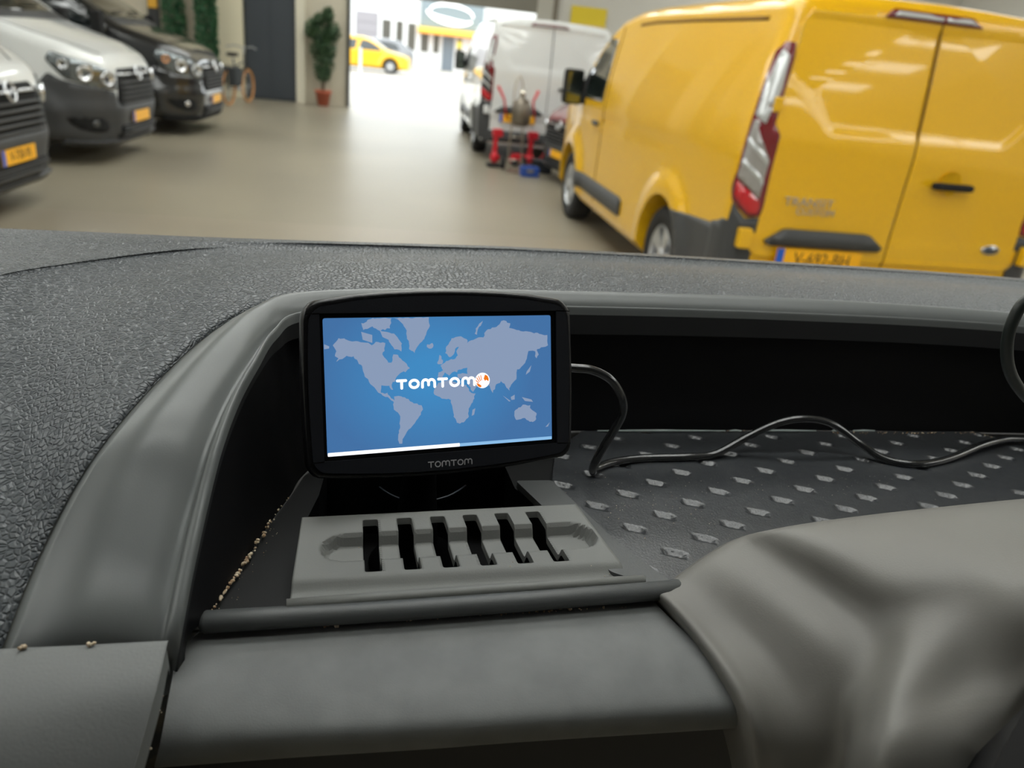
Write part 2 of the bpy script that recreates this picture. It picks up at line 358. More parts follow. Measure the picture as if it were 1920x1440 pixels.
bt = thing('steel_drum', 'dull metal drum with a shiny cap strapped to the hand truck', 'drum', (2.12, 10.80, .62))
lathe('drum', [(0, 0), (.10, 0), (.13, .05), (.13, .26), (.09, .33), (.035, .36), (.035, .39), (0, .39)], mat('dull metal', (120, 112, 100), .35, metal=.7), bt, 24)
lathe('cap', [(0, .39), (.04, .39), (.04, .43), (.02, .45), (0, .45)], chrome_ := mat('shiny cap', (225, 220, 205), .1, metal=1), bt, 16)
for nm, x, lab in (('jack_stand', 1.87, 'red jack stand at the left of the hand truck'), ('jack_stand', 2.38, 'red jack stand right of the hand truck, behind the blue tool box')):
    j = thing(nm, lab, 'jack', (x, 11.2, 0), 0, 'red jack stands behind the white van'); bm = bmesh.new(); bx(bm, (-.03, -.03, .06), (.03, .03, .48), .008); bx(bm, (-.05, -.05, .42), (.09, .05, .52), .015); mkb('column', bm, redm, j)
    lathe('wheel', [(0, -.03), (.06, -.03), (.07, 0), (.06, .03), (0, .03)], redm, j, 18, 'y', (0, -.05, .14)); bm = bmesh.new(); bx(bm, (-.10, -.08, 0), (.10, .08, .05), .015); mkb('base', bm, seamd_, j)
for x0, z0, x1, z1, lab in ((1.90, .93, 1.80, 1.09, 'red lever sticking up left of the steel drum'), (2.30, .93, 2.36, 1.08, 'red lever sticking up right of the steel drum')):
    l_ = tube('lever', [(x0 + .05, 10.95, z0 - .25), (x0, 10.95, z0), (x1, 10.95, z1)], [.010, .016, .022], redm); tag(l_, lab, 'lever', 'red levers on the hand truck')
tb = thing('tool_box', 'blue tool box on the floor at the foot of the hand truck', 'tool box', (2.24, 10.55, 0)); bm = bmesh.new(); bx(bm, (-.10, -.09, 0), (.14, .09, .13), .015); mkb('box', bm, bl_, tb); bm = bmesh.new(); bx(bm, (-.03, -.10, .06), (.06, -.09, .10), .003); mkb('latch', bm, steel, tb); tube('handle', [(-.05, 0, .13), (-.04, 0, .16), (.08, 0, .16), (.09, 0, .13)], .008, bk, tb)
tb = thing('crate', 'dark plastic crate on the floor between the hand truck and the yellow van', 'crate', (2.52, 10.97, 0)); bm = bmesh.new(); bx(bm, (-.13, -.10, 0), (.13, .10, .17), .012); mkb('bin', bm, bk, tb); bm = bmesh.new(); bx(bm, (-.14, -.11, .15), (.14, .11, .18), .008); mkb('rim', bm, bk, tb)
tc_ = thing('trolley_jack', 'low red trolley jack lying behind the blue tool box', 'jack', (2.40, 11.50, 0)); bm = bmesh.new(); bx(bm, (-.25, -.08, .05), (.22, .08, .12), .02); bx(bm, (-.22, -.05, .12), (.0, .05, .17), .02); mkb('frame', bm, redm, tc_); [lathe('wheel', [(0, -.02), (.045, -.02), (.05, 0), (.045, .02), (0, .02)], bk, tc_, 14, 'y', (x, s * .09, .05)) for x in (-.18, .18) for s in (-1, 1)]; tube('handle', [(.2, 0, .12), (.34, 0, .3)], .012, redm, tc_)
LV1, LV2, LV3 = -4, -4, -4
# ---------------------------------------------------------------- vehicles
yellow = mat('yellow paint', (230, 176, 0), .34, coat=.7)
whitep = mat('white paint', (222, 224, 222), .32, coat=1)
redp = mat('dark red paint', (110, 14, 26), .3, coat=1)
blackpaint = mat('black paint', (14, 15, 16), .3, coat=1)
greyp = mat('grey paint', (120, 122, 125), .3, coat=1)
bump_p = mat('unpainted bumper plastic', (57, 58, 59), .5)
seamm = mat('panel gap', (120, 84, 8), .9); seamd = mat('dark gap', (12, 12, 12), .9); seamw = mat('grey gap', (120, 122, 122), .9)
tyre = mat('tyre rubber', (22, 22, 23), .8); rimm = mat('wheel silver', (196, 198, 200), .3, metal=.7)
chrome = mat('chrome', (225, 226, 228), .12, metal=1)
cglass = mat('vehicle glass', (14, 22, 22), .05, coat=1)
redlens = mat('red lamp lens', (190, 8, 26), .15, coat=1); redlens2 = mat('deep red lamp lens', (110, 6, 20), .15, coat=1)
clearlens = mat('clear lamp lens', (200, 202, 202), .15, coat=1, metal=.3); lampdark = mat('lamp housing', (60, 64, 66), .25, coat=1)
platem = mat('plate yellow', (246, 178, 12), .45); plateb = mat('plate blue', (30, 90, 190), .45); plk = mat('plate characters', (40, 34, 14), .5)
mirror = mat('mirror glass', (150, 162, 156), .08, metal=1)
def profile(kind):
    if kind == 'panel':   # panel van with a short sloping nose
        return dict(L=4.97, H=[(0, .74), (.02, .86), (.07, .96), (.18, 1.05), (.45, 1.16), (.80, 1.26), (.98, 1.34), (1.45, 1.70), (1.62, 1.80), (1.85, 1.89), (2.2, 1.94), (2.7, 1.96)],
            W=[(0, .55), (.03, .70), (.1, .82), (.25, .90), (.5, .95), (.8, .97), (1.2, .98)], zb=.24, wx=(1.06, 3.95), wr=.34, tb=1.15, th=.8, tum=.15, rear=0)
    if kind == 'delivery':   # van with a rounder, taller nose
        return dict(L=5.0, H=[(0, .76), (.02, .90), (.06, .99), (.14, 1.07), (.35, 1.17), (.70, 1.27), (.95, 1.34), (1.05, 1.39), (1.5, 1.70), (1.75, 1.83), (2.0, 1.90), (2.3, 1.95), (2.8, 1.97)],
            W=[(0, .50), (.03, .62), (.1, .75), (.25, .86), (.45, .92), (.8, .955), (1.2, .97)], zb=.22, wx=(1.0, 4.08), wr=.34, tb=1.15, th=.8, tum=.13, rear=0)
    return dict(L=4.2, H=[(0, .55), (.02, .66), (.08, .74), (.3, .82), (.8, .92), (1.05, .98), (1.5, 1.24), (1.8, 1.38), (2.2, 1.46), (3.0, 1.47), (3.6, 1.40), (4.0, 1.3)],
            W=[(0, .45), (.03, .58), (.1, .70), (.25, .78), (.5, .84), (.9, .86)], zb=.2, wx=(.75, 3.35), wr=.31, tb=.85, th=.6, tum=.20, rear=.25)
def body_mesh(kind):
    p = profile(kind); L = p['L']; xs = [0, .006, .02, .045, .08, .13]; x = .18
    while x < L - .5: xs.append(x); x += .035
    xs += [L - d for d in (.47, .42, .37, .32, .27, .23, .19, .155, .125, .10, .08, .06, .045, .03, .018, .008, 0)]
    V = []; n = None
    for x in xs:
        d = L - x; H = interp(p['H'], d); W = interp(p['W'], d); zb = p['zb'] + (.10 * (1 - sstep(0, .12, d)))
        rr = {0: .07, .006: .04, .02: .018, .045: .006}.get(x, 0); W -= rr; H -= rr * (1 if kind != 'car' else 3)
        if kind == 'car': H = min(H, 1.47 - .0); H -= .35 * (1 - sstep(0, .55, x)) * .6
        half = [(0, zb), (W * .7, zb), (W - .05, zb + .02), (W - .015, zb + .06)]
        top = H - .10; nz_ = 34 if H > 1.3 else 34
        z0 = zb + .10
        def side(z):
            y = W - p['tum'] * max(0, (z - p['tb']) / p['th']) ** 1.35
            y -= .012 * max(0, 1 - (z - zb) / .3)
            if .35 < x < L - .2:
                for wx in p['wx']:
                    r = math.hypot(x - wx, z - p['wr']); y += .035 * sstep(.60, .47, r) if z < 1.0 and r < .62 else 0
                if kind == 'panel': y += -.008 * math.exp(-((z - 1.06) / .02) ** 2) * sstep(.5, .9, x) * (1 - sstep(L - 1.2, L - .9, x))
            return y
        for k in range(nz_): z = z0 + (top - z0) * k / (nz_ - 1); half.append((side(z), z))
        ys = side(top); r = min(.10, max(.03, H - top))
        for a in (15, 30, 45, 60, 75, 90): a = math.radians(a); half.append((ys - .11 * (1 - math.cos(a)), top + (H - top) * math.sin(a)))
        yc = ys - .11
        for k in (.85, .65, .42, .2): half.append((yc * k, H + .028 * (1 - k * k)))
        half.append((0, H + .03)); nh = len(half)
        lean = lambda z: (.085 * max(0, (z - 1.28) / .65) ** 1.2 + .012 * max(0, (1.28 - z) / .6)) if kind != 'car' else p['rear'] * max(0, (z - .8) / .6)
        wgt = 1 - sstep(.1, 1.0, x)
        ring = [(x + lean(z) * wgt, y, z) for y, z in half] + [(x + lean(z) * wgt, -y, z) for y, z in half[-2:0:-1]]
        n = len(ring); V += ring
    Fc = []
    for i in range(len(xs) - 1):
        for k in range(n): k2 = (k + 1) % n; Fc.append((i * n + k2, i * n + k, (i + 1) * n + k, (i + 1) * n + k2))
    Fc.append(tuple(range(n))); Fc.append(tuple(range((len(xs) - 1) * n + n - 1, (len(xs) - 1) * n - 1, -1)))
    me = bpy.data.meshes.new(kind + '_body'); me.from_pydata(V, [], Fc); me.update()
    full = BVHTree.FromPolygons([Vector(v) for v in V], Fc)
    bm = bmesh.new(); bm.from_mesh(me); bmesh.ops.recalc_face_normals(bm, faces=bm.faces); bm.to_mesh(me); bm.free()
    o = bpy.data.objects.new('tmp', me); COL.objects.link(o); cut = []
    bmc = bmesh.new()
    for wx in p['wx']:
        for s in (-1, 1):
            r = bmesh.ops.create_cone(bmc, cap_ends=True, segments=48, radius1=p['wr'] + .075, radius2=p['wr'] + .075, depth=.5, matrix=Matrix.Translation((wx, s * (.9 if kind != 'car' else .82), p['wr'] - .0)) @ Matrix.Rotation(PI / 2, 4, 'X'))
    mc = bpy.data.meshes.new('cut'); bmc.to_mesh(mc); bmc.free(); oc = bpy.data.objects.new('cut', mc); COL.objects.link(oc)
    md = o.modifiers.new('b', 'BOOLEAN'); md.operation = 'DIFFERENCE'; md.solver = 'EXACT'; md.object = oc
    dg = bpy.context.evaluated_depsgraph_get(); dg.update(); me2 = bpy.data.meshes.new_from_object(o.evaluated_get(dg))
    me2.name = kind + '_body'
    bpy.data.objects.remove(o); bpy.data.objects.remove(oc)
    # smooth shading except across sharp rims
    me2.polygons.foreach_set('use_smooth', [True] * len(me2.polygons))
    bm = bmesh.new(); bm.from_mesh(me2)
    for e in bm.edges:
        if len(e.link_faces) == 2 and e.calc_face_angle(0) > math.radians(38): e.smooth = False
    bm.to_mesh(me2); bm.free()
    return me2, full, p
BODY = {}
def body(kind):
    if kind not in BODY: BODY[kind] = body_mesh(kind)
    return BODY[kind]
def hit(bvh, mode, a, b, L):
    if mode == 'rear': o, d = Vector((-3, a, b)), Vector((1, 0, 0))
    elif mode == 'left': o, d = Vector((a, 4, b)), Vector((0, -1, 0))
    elif mode == 'right': o, d = Vector((a, -4, b)), Vector((0, 1, 0))
    elif mode == 'top': o, d = Vector((a, b, 4)), Vector((0, 0, -1))
    elif mode == 'nose': t = a / .9; dr = Vector((math.cos(t), math.sin(t), 0)); o, d = Vector((L - .9, 0, b)) + dr * 4, -dr
    elif mode in ('cornerl', 'cornerr'):
        s = 1 if mode == 'cornerl' else -1; t = a / .45; ax = Vector((.33, s * .58, b)); dr = Vector((math.cos(.75 * PI), math.sin(.75 * PI) * 1, 0))
        ang = .75 * PI - t; dr = Vector((math.cos(ang), s * math.sin(ang), 0)); o, d = ax + dr * 3, -dr
    loc, nrm, _, _ = bvh.ray_cast(o, d)
    if loc is None: loc, nrm, _, _ = bvh.find_nearest(o + d * 3.3)
    if nrm.dot(d) > 0: nrm = -nrm
    return loc, nrm
def patch(veh, name, mode, outline, m, th=.012, h=.06, lift=.004, fn=None, holes=(), parent=None, round_=0, smooth=True):
    bvh = veh['bvh']; L = veh['p']['L']
    if round_: outline = rpoly(outline, round_)
    v, f = sheet(outline, h, holes); pos = []; nor = []
    for a in v:
        l, nn = hit(bvh, mode, a[0], a[1], L); e = fn(a[0], a[1]) if fn else 0; pos.append(l + nn * (lift + e)); nor.append(nn)
    V, Fc = thick(pos, nor, [list(t) for t in f], th)
    o = fix(mk(name, V, Fc, m, parent or veh['root'], False))
    if smooth:
        nt_ = len(f)
        for i, pl in enumerate(o.data.polygons): pl.use_smooth = i < nt_
    return o
def strip(veh, name, mode, pts, wd, m, th=.006, lift=.003, parent=None):
    pts = [Vector(q) for q in pts]; l = []; r = []
    for i, q in enumerate(pts):
        d = (pts[min(i + 1, len(pts) - 1)] - pts[max(i - 1, 0)]).normalized(); nn = Vector((-d[1], d[0])); l.append(q + nn * wd / 2); r.append(q - nn * wd / 2)
    return patch(veh, name, mode, l + r[::-1], m, th, .08, lift, parent=parent)
def wheels(veh, mrim=None, spokes=5):
    p = veh['p']; R = p['wr']; first = None
    for wx in p['wx']:
        for s in (1, -1):
            yc = s * (.86 if veh['kind'] != 'car' else .76)
            if first is None:
                prof = [(R * .62, -.10), (R * .93, -.105), (R * .985, -.085), (R, -.05), (R, .05), (R * .985, .085), (R * .93, .105), (R * .62, .10), (R * .60, .06)]
                t = lathe('wheel', prof, tyre, veh['root'], 40, 'y'); t.location = (wx, yc, R)
                V = []; Fc = []
                def add(vf): o = len(V); V.extend(vf[0]); Fc.extend([tuple(i + o for i in q) for q in vf[1]])
                add(lathe_data([(R * .64, .09), (R * .60, .10), (R * .57, .08), (R * .55, .03), (.05, .03), (.05, .085), (.035, .095), (0, .095)], 40, 'y'))
                for k in range(spokes * 2):
                    a = 2 * PI * (k // 2) / spokes + (.16 if k % 2 else -.16); u = Vector((math.cos(a), 0, math.sin(a))); q = Vector((-math.sin(a), 0, math.cos(a)))
                    pts = []
                    for rr, ww, yy in ((.045, .022, .085), (R * .57, .030, .092)):
                        for sy in (0, 1):
                            for sw in (-1, 1): pts.append(u * rr + q * sw * ww + Vector((0, yy - (.05 if sy else 0), 0)))
                    add((pts, [(0, 1, 5, 4), (2, 6, 7, 3), (0, 4, 6, 2), (1, 3, 7, 5), (4, 5, 7, 6), (0, 2, 3, 1)]))
                rim = mk('rim', V, Fc, mrim or rimm, t, False)
                # dark well behind the spokes
                first = (t, rim)
            else:
                t = first[0].copy(); COL.objects.link(t); t.parent = veh['root']; t.location = (wx, yc, R)
                r2 = first[1].copy(); COL.objects.link(r2); r2.parent = t
            t.rotation_euler = (0, rnd.random(), 0 if s > 0 else PI)
def under(veh):
    """wheel housings and floor, so that nothing shows through the arches"""
    p = veh['p']; L = p['L']; bm = bmesh.new(); W = .62 if veh['kind'] != 'car' else .54
    bx(bm, (.3, -W, p['zb'] - .04), (L - .4, W, p['zb'] + .5)); mkb('underbody', bm, seamd, veh['root'])
def plate(veh, M, txt, name='number_plate', parent=None):
    o = box(name, (-.26, -.055, 0), (.26, .055, .006), platem, parent or veh['root'], 0); o.matrix_local = M
    b_ = box('plate_band', (-.26, -.055, .006), (-.215, .055, .008), plateb, o)
    if txt: text('plate_text', txt, .10, plk, o, Matrix.Translation((.022, 0, .0065)), .001, .86)
    return o
def vehicle(kind, name, label, cat, loc, rz, paint, group=None):
    me, bvh, p = body(kind); root = thing(name, label, cat, (loc[0], loc[1], loc[2] if len(loc) > 2 else 0), rz, group)
    me = me.copy() if len(me.materials) and me.materials[0] != paint else me
    o = bpy.data.objects.new('body', me); COL.objects.link(o); o.parent = root; me.materials.clear(); me.materials.append(paint)
    veh = dict(root=root, bvh=bvh, p=p, kind=kind, body=o); wheels(veh); under(veh); return veh
def side_details(veh, gap, sides=('left', 'right'), cab=True):
    L = veh['p']['L']
    for sd in sides:
        if veh['kind'] == 'panel':
            w = [(3.02, 1.20), (3.10, 1.72), (3.36, 1.73), (3.62, 1.62), (3.98, 1.30), (3.96, 1.20)]
            patch(veh, 'side_window', sd, w, cglass, .006, .08, .003, round_=.05)
            strip(veh, 'door_seam', sd, [(2.93, .35), (2.93, 1.2), (2.98, 1.6), (3.03, 1.82)], .014, gap)
            strip(veh, 'door_seam', sd, [(4.02, .62), (4.05, 1.1), (3.98, 1.3)], .012, gap)
            strip(veh, 'roof_groove', sd, [(.30, 1.835), (1.4, 1.845), (2.2, 1.845), (2.6, 1.83)], .022, gap)
            strip(veh, 'side_seam', sd, [(1.72, .40), (1.70, 1.08), (2.93, 1.10)], .010, gap) if sd == 'right' else None
            patch(veh, 'side_moulding', sd, [(2.06, .40), (2.04, .52), (2.10, .545), (3.55, .54), (3.58, .50), (3.58, .40)], bump_p, .03, .10, .018, round_=.02)
            patch(veh, 'mirror_sail', sd, [(3.66, 1.14), (3.70, 1.46), (4.02, 1.24), (4.04, 1.14)], seamd, .02, .08, .008)
            patch(veh, 'door_handle', sd, [(3.05, 1.0), (3.24, 1.0), (3.24, 1.035), (3.05, 1.035)], bump_p, .03, .1, .02, round_=.012)
        elif veh['kind'] == 'delivery':
            patch(veh, 'side_window', sd, [(3.0, 1.22), (3.06, 1.72), (3.3, 1.74), (3.55, 1.64), (3.95, 1.30), (3.9, 1.2)], cglass, .006, .08, .003, round_=.05)
            strip(veh, 'door_seam', sd, [(2.9, .35), (2.92, 1.2), (3.0, 1.8)], .014, gap)
            strip(veh, 'door_seam', sd, [(3.62, .9), (3.98, 1.08), (3.96, 1.25)], .012, gap)
            patch(veh, 'side_moulding', sd, [(1.45, .36), (1.45, .50), (3.6, .50), (3.6, .36)], bump_p, .03, .12, .014, round_=.02)
        else:
            patch(veh, 'side_window', sd, [(1.9, .93), (2.0, 1.32), (2.25, 1.33), (2.55, 1.22), (2.95, 1.0), (2.9, .93)], cglass, .006, .08, .003, round_=.04)
            patch(veh, 'side_window', sd, [(.75, .95), (.95, 1.25), (1.35, 1.32), (1.82, 1.33), (1.75, .93)], cglass, .006, .08, .003, round_=.04)
            strip(veh, 'door_seam', sd, [(1.83, .3), (1.83, .95), (1.9, 1.35)], .012, gap)
    # windscreen
    if veh['kind'] != 'car':
        d0 = 1.02 if veh['kind'] == 'panel' else 1.10; d1 = 1.66 if veh['kind'] == 'panel' else 1.85
        patch(veh, 'windscreen', 'top', [(L - d0, -.76), (L - d0 + .06, -.4), (L - d0 + .08, 0), (L - d0 + .06, .4), (L - d0, .76), (L - d1, .66), (L - d1 + .03, 0), (L - d1, -.66)], cglass, .008, .10, .003, round_=.05)
        for s in (-.30, .32):
            a = hit(veh['bvh'], 'top', L - d0 - .02, s - .25, L)[0]; b = hit(veh['bvh'], 'top', L - d0 - .05, s + .25, L)[0]
            tube('wiper', [a + Vector((0, 0, .03)), b + Vector((.0, 0, .03))], .008, seamd, veh['root'], 6)
    else:
        patch(veh, 'windscreen', 'top', [(L - 1.12, -.62), (L - 1.05, 0), (L - 1.12, .62), (L - 1.72, .5), (L - 1.68, 0), (L - 1.72, -.5)], cglass, .008, .10, .003, round_=.04)
def mirrors(veh, x=3.82, z=1.28):
    for s in (1, -1):
        y = .93 * s
        arm = tubes('mirror_arm', [([(x, y - .06 * s, z - .13), (x + .02, y + .08 * s, z - .10), (x, y + .17 * s, z - .07)], [.05, .03, .035])], bump_p, veh['root'], 8)
        bm = bmesh.new(); bx(bm, (x - .05, min(y + .05 * s, y + .24 * s), z - .16), (x + .08, max(y + .05 * s, y + .24 * s), z + .16), .035)
        h_ = mkb('mirror_housing', bm, seamd, veh['root'])
        for z0, z1 in ((z - .04, z + .14), (z - .14, z - .055)):
            box('mirror_glass', (x - .056, min(y + .075 * s, y + .215 * s), z0), (x - .049, max(y + .075 * s, y + .215 * s), z1), mirror, h_)
def transit_rear(veh, gap, paint, txt, lettering):
    root = veh['root']
    def emb(y, z):
        ya = abs(y); edge = 1.305 + .26 * sstep(.50, .80, ya)
        inner = sstep(edge - .02, edge + .045, z) * (1 - sstep(1.83, 1.88, z)) * (1 - sstep(.755, .81, ya))
        low = .006 * (1 - sstep(.735, .765, z))
        return -.012 * inner - low * -1 * .6
    for s in (1, -1):
        ou = [(s * .006, .615), (s * .80, .615), (s * .845, .66), (s * .845, 1.50), (s * .80, 1.80), (s * .74, 1.895), (s * .006, 1.915)]
        d_ = patch(veh, 'rear_door', 'rear', ou, paint, .02, .022, .010, emb, round_=.02)
        if s == 1:
            tr = patch(veh, 'plate_grip', 'rear', [(.77, .712), (.66, .785), (.15, .785), (.045, .712), (.07, .69), (.75, .69)], bump_p, .05, .08, .045, round_=.02, parent=d_)
            pl = plate(veh, Matrix.Translation((-.030, .425, .625)) @ Matrix(((0, 0, -1, 0), (-1, 0, 0, 0), (0, 1, 0, 0), (0, 0, 0, 1))), txt, parent=d_)
            if lettering:
                for body_, z_, y_, sz in (('TRANSIT', .935, .555, .065), ('CUSTOM', .885, .505, .050)):
                    l_, n_ = hit(veh['bvh'], 'rear', y_, z_, 5)
                    text('lettering', body_, sz, chrome, d_, Matrix.Translation((l_.x - .022, y_, z_)) @ Matrix(((0, 0, -1, 0), (-1, 0, 0, 0), (0, 1, 0, 0), (0, 0, 0, 1))), .003, 1.15)
        else:
            l_, n_ = hit(veh['bvh'], 'rear', -.26, 1.09, 5)
            lathe('handle_recess', [(0, .012), (.05, .012), (.065, .0)], paint, d_, 24, 'x', (l_.x - .024, -.26, 1.10))
            hm = bmesh.new(); bx(hm, (l_.x - .075, -.385, 1.065), (l_.x - .03, -.135, 1.105), .018); mkb('door_handle', hm, seamd, d_)
            l_, n_ = hit(veh['bvh'], 'rear', -.66, .745, 5)
            e1_ = lathe('oval_badge', [(0, -.012), (.8, -.012), (.9, -.014), (1, -.010), (1, 0)], chrome, d_, 32, 'x', (0, 0, 0)); e1_.location = (l_.x - .012, -.66, .745); e1_.scale = (1, .062, .028)
            e2_ = lathe('badge_field', [(0, -.014), (.80, -.014), (.82, -.010)], mat('badge blue', (40, 50, 66), .2, coat=1), d_, 32, 'x'); e2_.location = (l_.x - .0125, -.66, .745); e2_.scale = (1, .062, .028)
        for z_ in (.72, 1.42):
            l_, n_ = hit(veh['bvh'], 'cornerl' if s == 1 else 'cornerr', -.06, z_, 5)
            bm = bmesh.new(); bx(bm, (-.035, -.04, -.055), (.02, .035, .055), .012); h_ = mkb('hinge', bm, paint, root); h_.location = (-.012, s * .895, z_) if z_ < 1 else (.022, s * .855, z_); h_.scale = (1, 1, 1) if z_ < 1 else (.8, .7, .7)
    strip(veh, 'door_gap', 'rear', [(0, .60), (0, 1.3), (0, 1.925)], .010, gap, .01, .007)
    # tail lamps wrap the corner
    out = [(-.036, 1.717), (.006, 1.715), (.036, 1.665), (.046, 1.528), (.052, 1.262), (.060, 1.075), (.072, .987), (.060, .922), (-.004, .837), (-.055, .843), (-.062, .897), (-.062, 1.086), (-.068, 1.269), (-.034, 1.327), (-.040, 1.494), (-.046, 1.655)]
    for mode in ('cornerl', 'cornerr'):
        b_ = patch(veh, 'tail_lamp', mode, [(q_[0] * 1.18, 1.277 + (q_[1] - 1.277) * 1.01) for q_ in out], redlens2, .03, .03, .014, round_=.01)
        patch(veh, 'clear_lens', mode, [(.006, 1.685), (.024, 1.650), (.036, 1.50), (.042, 1.355), (-.004, 1.318), (-.030, 1.50), (-.030, 1.655)], clearlens, .01, .03, .018, round_=.008, parent=b_)
        patch(veh, 'grey_lens', mode, [(.040, 1.335), (.050, 1.16), (.060, 1.04), (-.040, .935), (-.052, 1.14), (-.020, 1.20), (.015, 1.28), (.020, 1.33)], lampdark if paint != yellow else mat('grey lamp lens', (150, 146, 142), .15, coat=1), .01, .03, .018, round_=.008, parent=b_)
        patch(veh, 'chevron', mode, [(.042, 1.25), (.046, 1.22), (-.046, 1.10), (-.048, 1.135)], clearlens, .006, .03, .021, parent=b_)
        patch(veh, 'chevron', mode, [(.048, 1.14), (.052, 1.11), (-.044, 1.00), (-.046, 1.03)], clearlens, .006, .03, .021, parent=b_)
        patch(veh, 'red_lens', mode, [(.058, 1.02), (.052, .93), (-.008, .852), (-.050, .856), (-.052, .90), (-.040, .925)], redlens, .01, .03, .018, round_=.008, parent=b_)
        patch(veh, 'corner_bumper', mode, [(-.065, .835), (.0, .82), (.06, .90), (.07, .80), (.24, .76), (.25, .26), (-.05, .26)], bump_p, .02, .05, .012)
    arc_ = [(1.06 - .425 * math.cos(math.radians(a_)), .34 + .425 * math.sin(math.radians(a_))) for a_ in (0, 15, 30, 45, 58)]
    for sd in ('left', 'right'):
        patch(veh, 'side_bumper', sd, [(.06, .27), (.63, .27)] + arc_ + [(.5, .725), (.2, .75), (.10, .80), (.04, .80)], bump_p, .02, .05, .010)
    patch(veh, 'bumper_step', 'rear', [(-.85, .28), (.85, .28), (.85, .44), (-.85, .44)], bump_p, .03, .1, .03, round_=.03)
    bl = patch(veh, 'brake_lamp', 'rear', [(-.235, 1.888), (.345, 1.888), (.30, 1.928), (-.16, 1.928)], redlens2, .03, .05, .020, round_=.012)
    patch(veh, 'brake_lens', 'rear', [(-.19, 1.900), (-.01, 1.900), (-.01, 1.918), (-.15, 1.918)], clearlens, .006, .05, .023, parent=bl)
    patch(veh, 'brake_lens', 'rear', [(.01, 1.900), (.30, 1.900), (.27, 1.918), (.01, 1.918)], clearlens, .006, .05, .023, parent=bl)
def nose_detail(veh, txt, style):
    root = veh['root']; L = veh['p']['L']; dk = bump_p if style != 'black' else blackpaint
    bu = patch(veh, 'front_bumper', 'nose', [(-1.22, .26), (-.8, .245), (.8, .245), (1.22, .26), (1.25, .66), (1.06, .90), (.96, .835), (.54, .745), (.49, .60), (-.49, .60), (-.54, .745), (-.96, .835), (-1.06, .90), (-1.25, .66)], dk, .025, .06, .016, lambda a, z: .018 * math.exp(-((z - .56) / .06) ** 2) - .012 * math.exp(-((z - .40) / .05) ** 2), round_=.03)
    patch(veh, 'bumper_lip', 'nose', [(-1.0, .235), (1.0, .235), (1.0, .275), (-1.0, .275)], bump_p if style != 'black' else seamd, .03, .06, .05, round_=.015)
    gr = patch(veh, 'grille', 'nose', [(-.50, .59), (.50, .59), (.48, .86), (.43, .955), (-.43, .955), (-.48, .86)], seamd, .02, .06, .012, round_=.02)
    for k in range(6):
        z = .612 + k * .050 + (.03 if k == 5 else 0); wdt = .46
        patch(veh, 'grille_slat', 'nose', [(-wdt, z), (wdt, z), (wdt, z + .018), (-wdt, z + .018)], bump_p if k < 5 else chrome, .03, .08, .034, parent=gr)
    l_, n_ = hit(veh['bvh'], 'nose', 0, .90, L)
    rg_ = tube('emblem_ring', [(l_.x + .055 - .25 * (.065 * math.sin(a)), .068 * math.cos(a), .915 + .066 * math.sin(a)) for a in [2 * PI * k / 28 for k in range(29)]], .010, chrome, gr, 8)
    if style == 'black':
        tube('emblem_bar', [(l_.x + .05, 0, .86), (l_.x + .055, .03, .915), (l_.x + .05, 0, .97), (l_.x + .055, -.03, .915), (l_.x + .05, 0, .86)], .009, chrome, gr, 6)
    else:
        tube('emblem_bar', [(l_.x + .06, .10, .922), (l_.x + .065, -.01, .928), (l_.x + .065, .01, .902), (l_.x + .06, -.10, .908)], .009, chrome, gr, 6)
    lg = patch(veh, 'lower_grille', 'nose', [(-.52, .28), (.52, .28), (.46, .40), (-.46, .40)], seamd, .02, .08, .022, round_=.02)
    for k in range(4):
        z = .293 + k * .026; patch(veh, 'grille_slat', 'nose', [(-.46, z), (.46, z), (.46, z + .010), (-.46, z + .010)], bump_p, .02, .09, .034, parent=lg)
    l_, n_ = hit(veh['bvh'], 'nose', 0, .47, L)
    plate(veh, Matrix.Translation((l_.x + .035, 0, .47)) @ Matrix(((0, 0, 1, 0), (1, 0, 0, 0), (0, 1, 0, 0), (0, 0, 0, 1))), txt)
    for s in (-1, 1):
        hl = patch(veh, 'headlight', 'nose', [(s * .51, .76), (s * .49, .90), (s * .70, .99), (s * 1.02, 1.10), (s * 1.07, 1.02), (s * .94, .85), (s * .70, .775)], mat('headlight glass', (120, 126, 128), .12, coat=1, metal=.7), .02, .05, .014, round_=.03)
        for (c, z, r_) in ((.61, .865, .070), (.79, .91, .070), (.94, .985, .045)):
            l_, n_ = hit(veh['bvh'], 'nose', s * c, z, L)
            lb = lathe('lamp_bowl', [(0, .0), (r_ * .5, .004), (r_ * .85, .018), (r_, .026), (r_ * 1.08, .018), (r_ * 1.1, 0)], chrome if c < .9 or style != 'black' else mat('amber lamp', (220, 150, 90), .2, coat=1), hl, 20, 'x')
            lb.matrix_local = Matrix.Translation(l_ + n_ * .008) @ n_.to_track_quat('X', 'Z').to_matrix().to_4x4()
        fp = patch(veh, 'fog_pocket', 'nose', [(s * (.80 + .17 * math.cos(t_)), .45 + .095 * math.sin(t_) + .05 * math.cos(t_)) for t_ in [k_ * PI / 8 for k_ in range(16)]], seamd, .01, .06, .020, round_=.01, parent=bu)
        l_, n_ = hit(veh['bvh'], 'nose', s * .74, .43, L)
        fl_ = lathe('fog_lamp', [(0, .01), (.025, .012), (.035, .006), (.04, -.01)], lampdark if style != 'black' else chrome, bu, 18, 'x'); fl_.matrix_local = Matrix.Translation(l_ + n_ * .02) @ n_.to_track_quat('X', 'Z').to_matrix().to_4x4()
    for s in (-1, 1): strip(veh, 'bonnet_seam', 'top', [(L - .16, s * .50), (L - .35, s * .72), (L - .62, s * .84), (L - .95, s * .88)], .012, seamd)
